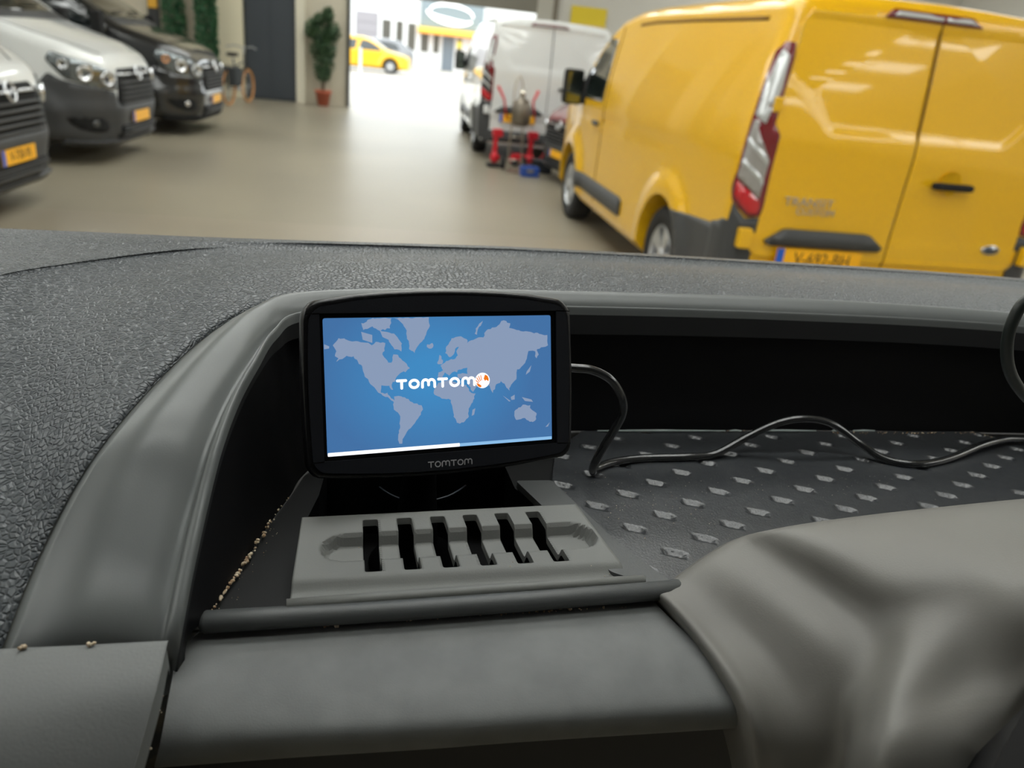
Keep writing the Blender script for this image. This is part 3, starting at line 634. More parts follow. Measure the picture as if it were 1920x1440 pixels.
    patch(veh, 'wiper_cowl', 'top', [(L - .96, -.80), (L - .90, 0), (L - .96, .80), (L - 1.10, .80), (L - 1.04, 0), (L - 1.10, -.80)], bump_p, .01, .08, .006)
PI2 = PI / 2
# yellow van on the right
yv = vehicle('panel', 'yellow_van', 'large yellow panel van seen from behind on the right of the garage', 'van', (2.983, 3.9377), math.radians(88.4), yellow)
side_details(yv, seamm); mirrors(yv); transit_rear(yv, seamm, yellow, 'V-692-BH', True)
wv = vehicle('panel', 'white_van', 'white panel van with black bumpers parked nose out through the garage door', 'van', (2.687, 11.80), math.radians(87), whitep)
side_details(wv, seamw); mirrors(wv); transit_rear(wv, seamw, whitep, 'V-955-HG', False)
def nosevan(nx, ny, yaw, paint, txt, style, label):
    L = 5.0; a = math.radians(yaw)
    v_ = vehicle('delivery', 'parked_van', label, 'van', (nx - L * math.cos(a), ny - L * math.sin(a)), a, paint, 'vans parked in a row on the left')
    side_details(v_, seamd); mirrors(v_, 3.85, 1.33); nose_detail(v_, txt, style); return v_
v1 = nosevan(-2.52, 6.50, LV1, whitep, 'V-75B-95', 'dark', 'nearest parked van, white and blue, cut off by the left edge of the photo')
patch(v1, 'blue_livery', 'nose', [(-.85, .98), (-.30, .965), (.04, .97), (-.02, 1.03), (-.25, 1.075), (-.85, 1.12)], mat('livery blue', (40, 84, 160), .3, coat=1), .004, .06, .003)
v2 = nosevan(-2.45, 9.76, LV2, whitep, '', 'dark', 'white parked van with dark grey bumper, between the blue-white and the black van')
v3 = nosevan(-2.12, 12.68, LV3, blackpaint, '', 'black', 'glossy black parked van, farthest in the row on the left')
# dark red car nose between the two big vans
rc = vehicle('delivery', 'red_car', 'dark red car with a black bumper, mostly hidden in front of the yellow van', 'car', (0, 0), 0, redp)
RA = math.radians(189); rc['root'].scale = (.84, .88, .80); rc['root'].location = (2.50 - 5 * .84 * math.cos(RA), 10.02 - 5 * .84 * math.sin(RA), 0); rc['root'].rotation_euler = (0, 0, RA)
side_details(rc, seamd); nose_detail(rc, '', 'dark')
# cars outside
yc = vehicle('car', 'yellow_car', 'small yellow car parked outside beyond the open garage door', 'car', (2.25 - 4.2 * math.cos(math.radians(-8)), 39.6 - 4.2 * math.sin(math.radians(-8))), math.radians(-8), yellow)
side_details(yc, seamm)
gc = vehicle('car', 'grey_car', 'grey car parked outside behind the yellow car', 'car', (2.6, 46.0), math.radians(190), greyp)
side_details(gc, seamd)
for s in (-1, 1): patch(gc, 'tail_lamp', 'rear', [(s * .45, .70), (s * .74, .70), (s * .70, .86), (s * .45, .82)], redlens, .02, .05, .01)
# ---------------------------------------------------------------- dashboard of the van the photo is taken from
leather = mat('leather grained soft plastic', (72, 76, 79), .38, bump=('leather', 370, .75, .0009))
smoothp = mat('smooth dark plastic', (98, 101, 100), .36, bump=('noise', 1800, .12, .0003))
grainp = mat('fine grained grey plastic', (101, 103, 102), .6, bump=('noise', 1500, .25, .0003), noise=(60, (111, 113, 112), .35, .7))
darkp = mat('very dark plastic', (26, 27, 29), .6)
blackp = mat('cavity shade plastic', (11, 11, 13), .5, spec=.25)  # near-black colour stands in for the shade inside the dash cavities
matp = mat('tray mat rubber', (46, 48, 51), .32, spec=.8, bump=('noise', 900, .35, .0004), noise=(220, (56, 58, 60), .4, .7))
ventp = mat('vent plate plastic', (112, 113, 110), .55, bump=('noise', 1500, .25, .0003))
lipm = mat('tray edge plastic', (76, 78, 78), .45, bump=('noise', 1500, .2, .0003))
dust = mat('pale grit', (205, 190, 165), .9, noise=(500, (150, 120, 90), .4, .6))
dash = thing('dashboard', 'dark grey van dashboard with leather grained top, open tray and instrument hood', 'dashboard', (.1, .35, 1.3))
V3 = Vector
def Z(lst): return [at(*p) for p in lst]
A = Z([(-190, 1560, 1.27), (-90, 1420, 1.30), (-35, 1300, 1.315), (5, 1200, 1.33), (60, 1060, 1.345), (130, 920, 1.365), (200, 815, 1.38), (290, 712, 1.39), (380, 628, 1.398), (460, 580, 1.403), (560, 555, 1.406), (800, 550, 1.407), (1144, 556, 1.407), (1479, 566, 1.407), (1838, 590, 1.407), (2400, 640, 1.407)])
Rg = Z([(230, 1560, 1.26), (285, 1420, 1.28), (312, 1300, 1.30), (332, 1195, 1.327), (358, 1060, 1.345), (387, 930, 1.362), (413, 830, 1.377), (445, 745, 1.388), (480, 680, 1.396), (515, 625, 1.401), (575, 590, 1.404), (800, 578, 1.405), (1144, 582, 1.405), (1479, 592, 1.405), (1838, 610, 1.405), (2400, 655, 1.405)])
E_ = Z([(-1300, 400, 1.405), (-900, 405, 1.405), (-600, 412, 1.405), (-300, 425, 1.405), (0, 435, 1.405), (150, 440, 1.406), (300, 446, 1.407), (420, 450, 1.408), (520, 453, 1.408), (620, 456, 1.408), (720, 459, 1.408), (860, 463, 1.408), (1000, 468, 1.408), (1400, 490, 1.408), (1920, 525, 1.408), (2600, 590, 1.408)])
K_ = Z([(-1300, 950, 1.39), (-900, 830, 1.396), (-500, 690, 1.40), (-200, 575, 1.403), (0, 517, 1.404), (120, 496, 1.405), (220, 482, 1.406), (320, 470, 1.407), (440, 463, 1.407), (560, 461, 1.407), (700, 464, 1.407), (860, 469, 1.407), (1000, 475, 1.407), (1400, 497, 1.407), (1920, 534, 1.407), (2600, 600, 1.407)])
E_ = [V3((-.98, .50, 1.395))] + E_ + [E_[-1] + V3((.55, -.02, 0))]
K_ = [V3((-.98, .16, 1.37))] + K_ + [K_[-1] + V3((.55, -.02, 0))]
A = [A[0] + V3((-.02, -.05, -.05))] + A + [A[-1] + V3((.55, 0, 0))]
Rg = [Rg[0] + V3((-.01, -.05, -.05))] + Rg + [Rg[-1] + V3((.55, 0, 0))]
def off(L, x=0, y=0, z=0): return [p + V3((x, y, z)) for p in L]
def mix(L, M, t): return [a.lerp(b, t) for a, b in zip(L, M)]
bulge = [.004] * 6 + [.005] * 4 + [.004] * 8
def bz(L, k): return [p + V3((0, 0, k * b)) for p, b in zip(L, bulge)]
padrows = [off(E_, 0, .10, -.05), off(E_, 0, .03, -.008), off(mix(E_, K_, -.03), 0, 0, 0), mix(E_, K_, .5), mix(E_, K_, .94), [p + V3((0, 0, -.0012 if i < 9 else 0)) for i, p in enumerate(K_)], mix(K_, A, .12), bz(mix(K_, A, .5), 1.0), bz(mix(K_, A, .93), .3), off(A, 0, 0, -.002)]
loft('top_pad', padrows, leather, dash, 7, 6)
# smooth band that arches down beside the tray and runs on as the tray's lip
right = [max(0, min(1, (i - 9) / 3)) for i in range(18)]
def up(L, k): return [p + V3((0, 0, k)) for p in L]
band = [off(A, -.009, .009, -.0065), off(mix(A, Rg, .03), 0, 0, -.0018), up(mix(A, Rg, .12), .001), up(mix(A, Rg, .42), .0065), up(mix(A, Rg, .72), .0025), up(mix(A, Rg, .88), -.0030), up(mix(A, Rg, .94), .0008), up(Rg, .0018), [p + V3((.0010, -.0008, -.003)) for p in Rg]]
loft('trim_band', band, smoothp, dash, 7, 4)
Wb = Z([(300, 1560, 1.25), (330, 1420, 1.28), (345, 1300, 1.30), (352, 1200, 1.319), (400, 1148, 1.319), (452, 1068, 1.319), (490, 1005, 1.319), (518, 965, 1.319), (545, 928, 1.319), (570, 890, 1.319), (640, 838, 1.319), (800, 812, 1.319), (1090, 808, 1.319), (1500, 807, 1.319), (1838, 811, 1.319), (2400, 822, 1.319)])
Wb = [Wb[0] + V3((-.01, -.05, -.05))] + Wb + [Wb[-1] + V3((.5, 0, 0))]
Ft = [p + V3((.0012, -.0006, -.006 - .009 * r)) for p, r in zip(Rg, right)]
Un = [(p + V3((0, .022 * r, -.001 * r))).lerp(q, .35 * (1 - r)) for p, q, r in zip(Ft, Wb, right)]
fx = loft('tray_wall', [[p + V3((.001, -.0008, -.0028)) for p in Rg], Ft], darkp, dash, 7, 1)
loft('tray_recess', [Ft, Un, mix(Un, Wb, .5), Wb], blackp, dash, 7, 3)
# tray floor with the opening behind the vent plate
hole = [(-.0237, .3251), (-.0172, .3555), (-.0143, .385), (.0865, .385), (.088, .3607), (.0981, .3335), (.110, .290), (.108, .2785), (-.019, .2715), (-.0225, .300)]
fl = [(p.x, p.y) for p in Wb[4:]] + [(1.25, .20), (.45, .19), (.20, .235)] + [(p.x, p.y) for p in Z([(1300, 1103, 1.318), (900, 1136, 1.318), (390, 1172, 1.318)])]
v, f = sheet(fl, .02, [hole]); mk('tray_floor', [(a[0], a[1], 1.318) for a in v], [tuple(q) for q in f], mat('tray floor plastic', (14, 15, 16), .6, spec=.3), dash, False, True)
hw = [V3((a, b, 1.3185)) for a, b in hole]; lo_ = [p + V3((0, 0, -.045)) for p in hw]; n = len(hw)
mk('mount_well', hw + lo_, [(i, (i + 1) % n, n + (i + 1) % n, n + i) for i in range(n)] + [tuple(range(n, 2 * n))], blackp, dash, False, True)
# rubber mat with rows of diamond dimples
ca = (.0207, .0116); cb = (.0345, -.0098); o0 = (.1424, .3158)
def dimple(x, y):
    dx, dy = x - o0[0], y - o0[1]; D = ca[0] * cb[1] - ca[1] * cb[0]
    s = (dx * cb[1] - dy * cb[0]) / D; t = (ca[0] * dy - ca[1] * dx) / D
    if abs(s - round(s)) > .5 or True:
        cx = o0[0] + round(s) * ca[0] + round(t) * cb[0]; cy = o0[1] + round(s) * ca[1] + round(t) * cb[1]
    ex, ey = x - cx, y - cy; ex2 = ex * .93 + ey * .37 * -1; ey2 = ex * .37 + ey * .93
    d = max(abs(ey2) / .0026, abs(ex2) / .0056)
    return -.0018 * (1 - sstep(.70, 1.0, d))
mo = [(.1085, .3612), (.1272, .3057), (.1422, .2744), (.152, .262), (.30, .20), (.62, .22), (.62, .395), (.455, .416), (.438, .4295), (.1438, .4255), (.12, .40)]
v, f = sheet(mo, .0013)
pos = [V3((a[0], a[1], 1.3215 + dimple(a[0], a[1]))) for a in v]
mk('rubber_mat', *thick(pos, [V3((0, 0, 1))] * len(pos), f, .0055), matp, dash, True, True)
# raised border right of the vent plate
fr = [(.088, .3607), (.1083, .3611), (.1272, .3057), (.1422, .2744), (.1465, .2700), (.1310, .2705), (.1180, .2790), (.0981, .3335)]
v, f = sheet(rpoly(fr, .002), .004)
mk('vent_border', *thick([V3((a[0], a[1], 1.3235)) for a in v], [V3((0, 0, 1))] * len(v), f, .004), lipm, dash, False, True)
# vent plate: a ramp with six slots and an oval finger recess
c00, c10, c11, c01 = Z([(566, 970, 1.335), (1080, 945, 1.335), (1193, 1092, 1.3225), (541, 1130, 1.3225)])
PW, PH = .140, .066
def plate(s, t):
    p = c00.lerp(c10, s).lerp(c01.lerp(c11, s), t)
    d = math.hypot(max(0, abs(s - .53) - .385) * PW, (t - .40) * PH) / .0105
    dep = .0060 * (1 - sstep(.70, 1.02, d)); ramp = -.0028 * sstep(.74, .86, t)
    return p + V3((0, 0, -dep + ramp + .001 * 0))
slots = []
for k in range(6):
    a = .205 + k * .1165
    slots.append([((a) * PW, .075 * PH), ((a + .052) * PW, .075 * PH), ((a + .052) * PW, .71 * PH), ((a) * PW, .71 * PH)])
v, f = sheet([(0, 0), (PW, 0), (PW, PH), (0, PH)], .0016, [rpoly(s, .0012, 3) for s in slots])
f = [q[::-1] for q in f]
pos = [plate(a[0] / PW, a[1] / PH) for a in v]
fix(mk('vent_plate', *thick(pos, [V3((0, 0, 1))] * len(pos), f, .0035), ventp, dash, True, True))
md = dash.children[-1].data
for p in md.polygons:
    p.use_smooth = abs(p.normal.z) > .6
for e in md.edges: pass
bead = Z([(537, 1133, 1.3235), (700, 1121, 1.3235), (900, 1107, 1.3235), (1060, 1096, 1.3235), (1208, 1086, 1.3235)])
tube('vent_bead', bead, [.0022, .0024, .0024, .0024, .002], ventp, dash, 12, True)
lipb = Z([(384, 1166, 1.3195), (520, 1158, 1.3195), (760, 1143, 1.3195), (1000, 1126, 1.3195), (1270, 1104, 1.3195), (1283, 1103, 1.3165)])
lipb = [lipb[0] + (lipb[0] - lipb[1]).normalized() * .003, lipb[0] + (lipb[0] - lipb[1]).normalized() * .0015] + lipb
tube('tray_lip', lipb, [.0012, .0034, .0045, .0045, .0045, .0045, .0045, .0045], lipm, dash, 14, True)
# lower panels and the groove between them
lp = [Z([(338, 1192, 1.313), (560, 1178, 1.313), (800, 1160, 1.313), (1000, 1146, 1.313), (1225, 1128, 1.313)]),
      Z([(326, 1255, 1.312), (560, 1245, 1.312), (800, 1235, 1.312), (1000, 1225, 1.312), (1300, 1200, 1.311)]),
      Z([(312, 1330, 1.308), (560, 1325, 1.308), (800, 1315, 1.308), (1000, 1300, 1.308), (1390, 1275, 1.306)]),
      Z([(300, 1395, 1.301), (560, 1385, 1.302), (800, 1372, 1.302), (1000, 1358, 1.302), (1420, 1330, 1.30)]),
      Z([(290, 1440, 1.290), (560, 1420, 1.288), (800, 1405, 1.288), (1000, 1390, 1.288), (1440, 1362, 1.287)])]
lp = [[p + V3((0, .001, -.010)) for p in lp[0]], [p + V3((0, .0005, -.0015)) for p in lp[0]]] + lp + [[p + V3((0, .016, -.008)) for p in lp[-1]], [p + V3((0, .05, -.022)) for p in lp[-1]], [p + V3((0, .09, -.03)) for p in lp[-1]]]  # last rows undercut the near edge, shaped so that it falls dark
loft('lower_panel', lp, grainp, dash, 6, 5, flip=False)
g2 = [Z([(-700, 1262, 1.339), (-300, 1240, 1.339), (0, 1219, 1.339), (150, 1212, 1.339), (302, 1204, 1.339)]),
      Z([(-700, 1330, 1.337), (-300, 1310, 1.337), (0, 1290, 1.337), (150, 1285, 1.337), (286, 1277, 1.336)]),
      Z([(-700, 1430, 1.331), (-300, 1400, 1.331), (0, 1375, 1.331), (130, 1370, 1.330), (263, 1362, 1.328)]),
      Z([(-700, 1560, 1.318), (-300, 1520, 1.318), (0, 1490, 1.318), (100, 1485, 1.317), (232, 1478, 1.314)])]
g2 = [r + [r[-1] + V3((.0012, 0, -.0012)), r[-1] + V3((.0016, 0, -.012))] for r in g2]
g2 = [[p + V3((0, .0005, -.004)) for p in g2[0]]] + g2 + [[p + V3((0, .002, -.01)) for p in g2[-1]], [p + V3((0, .003, -.03)) for p in g2[-1]], [p + V3((0, .02, -.3)) for p in g2[-1]]]
loft('side_panel', g2, mat('woven grain side plastic', (108, 110, 109), .6, bump=('noise', 900, .3, .0004)), dash, 6, 5)
gg = [Z([(240, 1190, 1.306), (250, 1300, 1.30), (215, 1400, 1.288), (180, 1560, 1.26)]), Z([(380, 1180, 1.306), (370, 1300, 1.30), (350, 1400, 1.288), (320, 1560, 1.26)])]
loft('panel_groove', gg, mat('dirty groove', (34, 33, 28), .9, noise=(160, (70, 60, 40), .5, .8)), dash, 4, 2)
# instrument hood close to the lens
cw = [  # columns from the left foot to the right, each from the far edge towards the lens
 Z([(1210, 1122, 1.301), (1276, 1206, 1.294), (1328, 1300, 1.283), (1360, 1385, 1.266), (1380, 1500, 1.238), (1388, 1700, 1.20)]),
 Z([(1226, 1115, 1.3180), (1306, 1196, 1.3150), (1374, 1298, 1.3080), (1404, 1385, 1.294), (1412, 1500, 1.258), (1415, 1700, 1.21)]),
 Z([(1246, 1101, 1.3210), (1342, 1188, 1.3168), (1414, 1290, 1.3100), (1442, 1385, 1.2955), (1452, 1500, 1.266), (1460, 1700, 1.22)]),
 Z([(1275, 1080, 1.3240), (1398, 1178, 1.3190), (1480, 1280, 1.3105), (1515, 1385, 1.2960), (1528, 1500, 1.266), (1540, 1700, 1.22)]),
 Z([(1322, 1046, 1.3300), (1470, 1140, 1.3300), (1558, 1235, 1.3240), (1575, 1360, 1.304), (1575, 1500, 1.274), (1580, 1700, 1.23)]),
 Z([(1385, 1011, 1.3370), (1560, 1118, 1.3350), (1640, 1205, 1.3310), (1615, 1340, 1.319), (1592, 1460, 1.299), (1590, 1700, 1.25)]),
 Z([(1460, 990, 1.3470), (1640, 1085, 1.3500), (1710, 1165, 1.3440), (1680, 1310, 1.336), (1650, 1450, 1.322), (1650, 1700, 1.27)]),
 Z([(1600, 969, 1.3530), (1760, 1055, 1.3600), (1820, 1135, 1.3550), (1810, 1270, 1.338), (1780, 1410, 1.328), (1760, 1700, 1.28)]),
 Z([(1760, 951, 1.3580), (1870, 1040, 1.3670), (1910, 1130, 1.3640), (1910, 1260, 1.342), (1860, 1400, 1.322), (1820, 1700, 1.26)]),
 Z([(1920, 935, 1.3620), (1990, 1030, 1.3730), (2010, 1130, 1.3720), (2000, 1240, 1.350), (1950, 1370, 1.318), (1880, 1700, 1.24)]),
 Z([(2400, 890, 1.372), (2400, 960, 1.387), (2380, 1080, 1.386), (2350, 1210, 1.36), (2300, 1360, 1.32), (2200, 1700, 1.24)])]
cw += [[p + V3((.22, 0, -.02)) for p in cw[-1]], [p + V3((.27, .02, -.10)) for p in cw[-1]]]
cw = [[c[0] + V3((0, .004, -.022))] + c for c in cw]
hoodp = mat('instrument hood plastic', (114, 112, 107), .5, bump=('noise', 1200, .2, .0003))
loft('instrument_hood', cw, hoodp, dash, 6, 6, flip=True)
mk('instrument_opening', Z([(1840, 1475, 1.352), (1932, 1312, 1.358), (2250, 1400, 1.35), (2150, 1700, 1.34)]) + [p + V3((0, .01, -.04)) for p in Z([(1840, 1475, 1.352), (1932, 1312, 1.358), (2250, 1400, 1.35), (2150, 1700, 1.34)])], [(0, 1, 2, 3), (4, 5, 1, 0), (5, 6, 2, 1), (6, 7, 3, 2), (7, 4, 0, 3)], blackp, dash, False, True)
# lower dashboard below the photograph's edge, closing the body of the dash
box('dash_body', (-.95, .28, .75), (1.30, .62, 1.25), darkp, dash, .02, True)
# grit in the joints
def grit(name, segs, lab=None):
    bm = bmesh.new()
    for (a, b, n, s0, s1, sp) in segs:
        for k in range(n):
            t = rnd.random(); p = a.lerp(b, t) + V3((rnd.gauss(0, sp), rnd.gauss(0, sp), 0)); s = rnd.uniform(s0, s1)
            r = bmesh.ops.create_icosphere(bm, subdivisions=1, radius=s)
            M = Matrix.Translation(p + V3((0, 0, s * .4))) @ Matrix.Rotation(rnd.random() * 6, 4, V3((rnd.random(), rnd.random(), rnd.random())).normalized()) @ Matrix.Diagonal((1, rnd.uniform(.5, 1), rnd.uniform(.5, .9), 1))
            bmesh.ops.transform(bm, matrix=M, verts=r['verts'])
    return mkb(name, bm, dust, None, True)
q = lambda a, b, z: (at(a[0], a[1], z), at(b[0], b[1], z))
cr = grit('grit', [(*q((398, 1145), (470, 1040), 1.320), 30, .0007, .0016, .0004), (*q((470, 1040), (520, 960), 1.320), 18, .0004, .0013, .0005), (*q((520, 960), (542, 932), 1.320), 8, .0003, .0007, .0002),
    (*q((400, 1150), (520, 980), 1.320), 30, .0001, .0003, .003), (*q((400, 1186), (1180, 1136), 1.3145), 70, .0002, .0007, .0005),
    (*q((605, 1176), (640, 1174), 1.3145), 4, .0009, .0012, .0004), (*q((1000, 1148), (1080, 1142), 1.3145), 4, .0006, .0009, .0004),
    (*q((40, 1216), (55, 1215), 1.3395), 2, .0011, .0013, .0004), (*q((165, 1210), (178, 1209), 1.3395), 2, .001, .0012, .0004),
    (*q((560, 1145), (1190, 1096), 1.3215), 50, .0001, .0004, .0003), (*q((1150, 810), (1400, 808), 1.3215), 40, .0003, .0006, .0002), (*q((1560, 812), (1830, 812), 1.322), 60, .0003, .0008, .0006), (*q((1820, 812), (1920, 832), 1.322), 20, .0003, .0006, .0006),
    (*q((320, 1215), (275, 1420), 1.303), 40, .0003, .0009, .0008)])
cr['kind'] = 'stuff'; tag(cr, 'pale sand grains lying in the joints of the dark dashboard', 'grit')
sp = grit('dust_specks', [(*q((1060, 905), (1700, 905), 1.3218), 150, .00008, .00022, .012), (*q((1100, 940), (1300, 960), 1.3218), 90, .00008, .0003, .012), (*q((600, 1010), (1150, 1100), 1.3265), 10, .0002, .0004, .006)])
sp['kind'] = 'stuff'; tag(sp, 'fine white dust specks scattered over the dimpled tray mat', 'dust')
for k_, (xa, xb) in enumerate(((1120, 1360), (1368, 1390), (1410, 1530), (1560, 1580), (1600, 1640))):
    tube('sealant_bead', Z([(xa, 808, 1.3225), ((xa + xb) / 2, 807.5, 1.3225), (xb, 808, 1.3225)]), [.0006, .0009, .0005], mat('pale sealant', (150, 160, 158), .6), dash, 8, True)
# this van's windscreen; unseen roof lining, bulkhead and sides added to shade the dash
cabin = thing('van_cabin', 'unseen cabin shell added to shade the dashboard, with the slanting windscreen of the van', 'van cabin', (0, -.2, 1.95))
lining = mat('cabin lining', (84, 84, 82), .9)
box('roof_lining', (-1.0, -1.5, 1.95), (1.35, .10, 1.99), lining, cabin, 0, True)
box('bulkhead', (-1.0, -1.5, .6), (1.35, -1.45, 2.10), lining, cabin, 0, True)
for x_ in (-1.0, 1.31):
    box('door_panel', (x_, -1.45, .6), (x_ + .04, .75, 1.30), lining, cabin, 0, True); box('door_post', (x_, -1.45, 1.30), (x_ + .04, -.40, 2.10), lining, cabin, 0, True)
ws = mk('windscreen', [(-.96, .69, 1.385), (1.31, .69, 1.385), (1.31, .06, 2.10), (-.96, .06, 2.10)], [(0, 1, 2, 3)], glassmat('windscreen glass', (.97, .985, .975), 1.12), cabin, False, True)
# ---------------------------------------------------------------- navigation device
GR = Matrix(((0.981863, -0.182431, -0.051623), (0.189163, 0.92426, 0.331603), (-0.012781, -0.335354, 0.942006))).to_4x4()
GT = Matrix.Translation((0.04116, 0.33784, 1.39192))
nav = bpy.data.objects.new('navigation_device', None); COL.objects.link(nav); nav.matrix_world = GT @ GR; nav.empty_display_size = .05
tag(nav, 'black navigation device showing a blue world map screen, standing in the dashboard tray', 'navigation device')
nb = mat('device black gloss rubber', (11, 11, 13), .3, spec=.4, bump=('noise', 700, .3, .0004), noise=(350, (30, 30, 32), .55, .75))
nz = mat('device bezel dotted plastic', (17, 19, 24), .5, spec=.25, bump=('noise', 2500, .3, .0002))
gl = mat('device glass edge', (9, 9, 10), .15)
mm = .001
def navplate(name, outline, y0, y1, m, parent, bev=0, smooth=False):
    """flat plate in the device's plane between depths y0 (front) and y1"""
    v, f = sheet(outline, 30 * mm); n = len(v)
    pos = [V3((a[0], y0, a[1])) for a in v]; f = [list(t) for t in f]
    o = fix(mk(name, *thick(pos, [V3((0, -1, 0))] * n, f, y1 - y0), m, parent, smooth))
    return o
def arc(pts): return [(a * mm, b * mm) for a, b in pts]
# rounded outline, arched top and bottom
def ol(g=0, bulge_t=4.2, bulge_b=3.2):
    L, R_, T, B = -63.5 - g, 66.0 + g, 38.2 + g, -40.0 - g; P = []
    for k in range(0, 9): t = k / 8; P.append((L + 9 + (R_ - L - 18) * t, T + bulge_t * (4 * t * (1 - t)) ** .8))
    for k in range(1, 6): a = PI / 2 - k / 5 * PI / 2; P.append((R_ - 9 + 9 * math.cos(a) + 0, T - 9 + 9 * math.sin(a)))
    for k in range(1, 5): P.append((R_ + .8 * math.sin(PI * k / 5), T - 9 - (T - 9 - B - 7) * k / 5))
    for k in range(0, 6): a = -k / 5 * PI / 2; P.append((R_ - 7 + 7 * math.cos(a), B + 7 + 7 * math.sin(a)))
    for k in range(1, 8): t = k / 8; P.append((R_ - 7 - (R_ - L - 14) * t, B - bulge_b * 4 * t * (1 - t)))
    for k in range(0, 6): a = -PI / 2 - k / 5 * PI / 2; P.append((L + 7 + 7 * math.cos(a), B + 7 + 7 * math.sin(a)))
    for k in range(1, 5): P.append((L - .8 * math.sin(PI * k / 5), B + 7 + (T - 9 - B - 7) * k / 5))
    for k in range(0, 5): a = PI - k / 5 * PI / 2; P.append((L + 9 + 9 * math.cos(a), T - 9 + 9 * math.sin(a)))
    return P
# body shell: stack of outlines
def shell(name, prof, m, parent, closefront=True):
    V = []; Fc = []; n = None
    for (g, y) in prof:
        P = ol(g); n = len(P); V += [V3((a * mm, y * mm, b * mm)) for a, b in P]
    for j in range(len(prof) - 1):
        for i in range(n): i2 = (i + 1) % n; Fc.append((j * n + i, j * n + i2, (j + 1) * n + i2, (j + 1) * n + i))
    if closefront: Fc.append(tuple(range(n)))
    Fc.append(tuple(range((len(prof) - 1) * n, len(prof) * n)))
    o = fix(mk(name, V, Fc, m, parent, True)); return o
shell('housing', [(-.9, -1.8), (.3, -2.0), (1.0, -1.2), (1.4, .8), (1.4, 6), (.8, 10), (-3, 14), (-12, 16), (-25, 16.5)], nb, nav)
front = ol(-1.3)
scr_hole = [(-57.2, -33.4), (58.6, -33.4), (58.6, 33.4), (-57.2, 33.4)]
v, f = sheet(arc(front), 6 * mm, [arc(scr_hole)])
fix(mk('bezel', *thick([V3((a[0], -.0030 - .0, a[1])) for a in v], [V3((0, -1, 0))] * len(v), f, .0012), nz, nav))
navplate('bezel_seam', arc([(-63.3, -33.3), (-57.2, -33.1), (-57.2, -33.5), (-63.3, -33.7)]), -.0032, -.0029, gl, nav)
navplate('bezel_seam', arc([(58.6, -33.1), (66.0, -33.5), (66.0, -33.9), (58.6, -33.5)]), -.0032, -.0029, gl, nav)
navplate('bezel_seam', arc([(-63.3, 33.3), (-57.2, 33.6), (-57.2, 33.2), (-63.3, 32.9)]), -.0032, -.0029, gl, nav)
navplate('bezel_seam', arc([(58.6, 33.6), (66.0, 33.3), (66.0, 32.9), (58.6, 33.2)]), -.0032, -.0029, gl, nav)
navplate('screen_frame', arc(scr_hole), -.0019, -.0014, gl, nav)
# screen: graded blue sea
sm = bpy.data.materials.new('screen sea'); sm.use_nodes = True; nt = sm.node_tree; b = nt.nodes['Principled BSDF']; b.inputs['Base Color'].default_value = (.01, .01, .012, 1); b.inputs['Roughness'].default_value = .12
tc = nt.nodes.new('ShaderNodeTexCoord'); mp = nt.nodes.new('ShaderNodeMapping'); nt.links.new(tc.outputs['Object'], mp.inputs[0])
mp.inputs['Location'].default_value = (.12, 0, -.10); mp.inputs['Scale'].default_value = (19, 19, 24)
gr = nt.nodes.new('ShaderNodeTexGradient'); gr.gradient_type = 'SPHERICAL'; nt.links.new(mp.outputs[0], gr.inputs[0])
rp = nt.nodes.new('ShaderNodeValToRGB'); rp.color_ramp.elements[0].color = (*lin((68, 116, 170)), 1); rp.color_ramp.elements[1].color = (*lin((66, 142, 200)), 1); rp.color_ramp.elements[1].position = .8
nt.links.new(gr.outputs[0], rp.inputs[0]); nt.links.new(rp.outputs[0], b.inputs['Emission Color']); b.inputs['Emission Strength'].default_value = .93
scr = navplate('screen', rpoly(arc([(-55.7, -31.3), (56.0, -31.3), (56.0, 31.2), (-55.7, 31.2)]), .0012), -.0021, -.0018, sm, nav)
land = mat('screen land', (10, 10, 12), .15, emit=(142, 160, 190), estr=.93)
white = mat('screen white', (10, 10, 12), .15, emit=(255, 255, 255), estr=1.25)
pale = mat('screen pale blue', (10, 10, 12), .15, emit=(140, 190, 232), estr=1.0)
orange = mat('screen orange', (10, 10, 12), .15, emit=(240, 120, 25), estr=1.0)
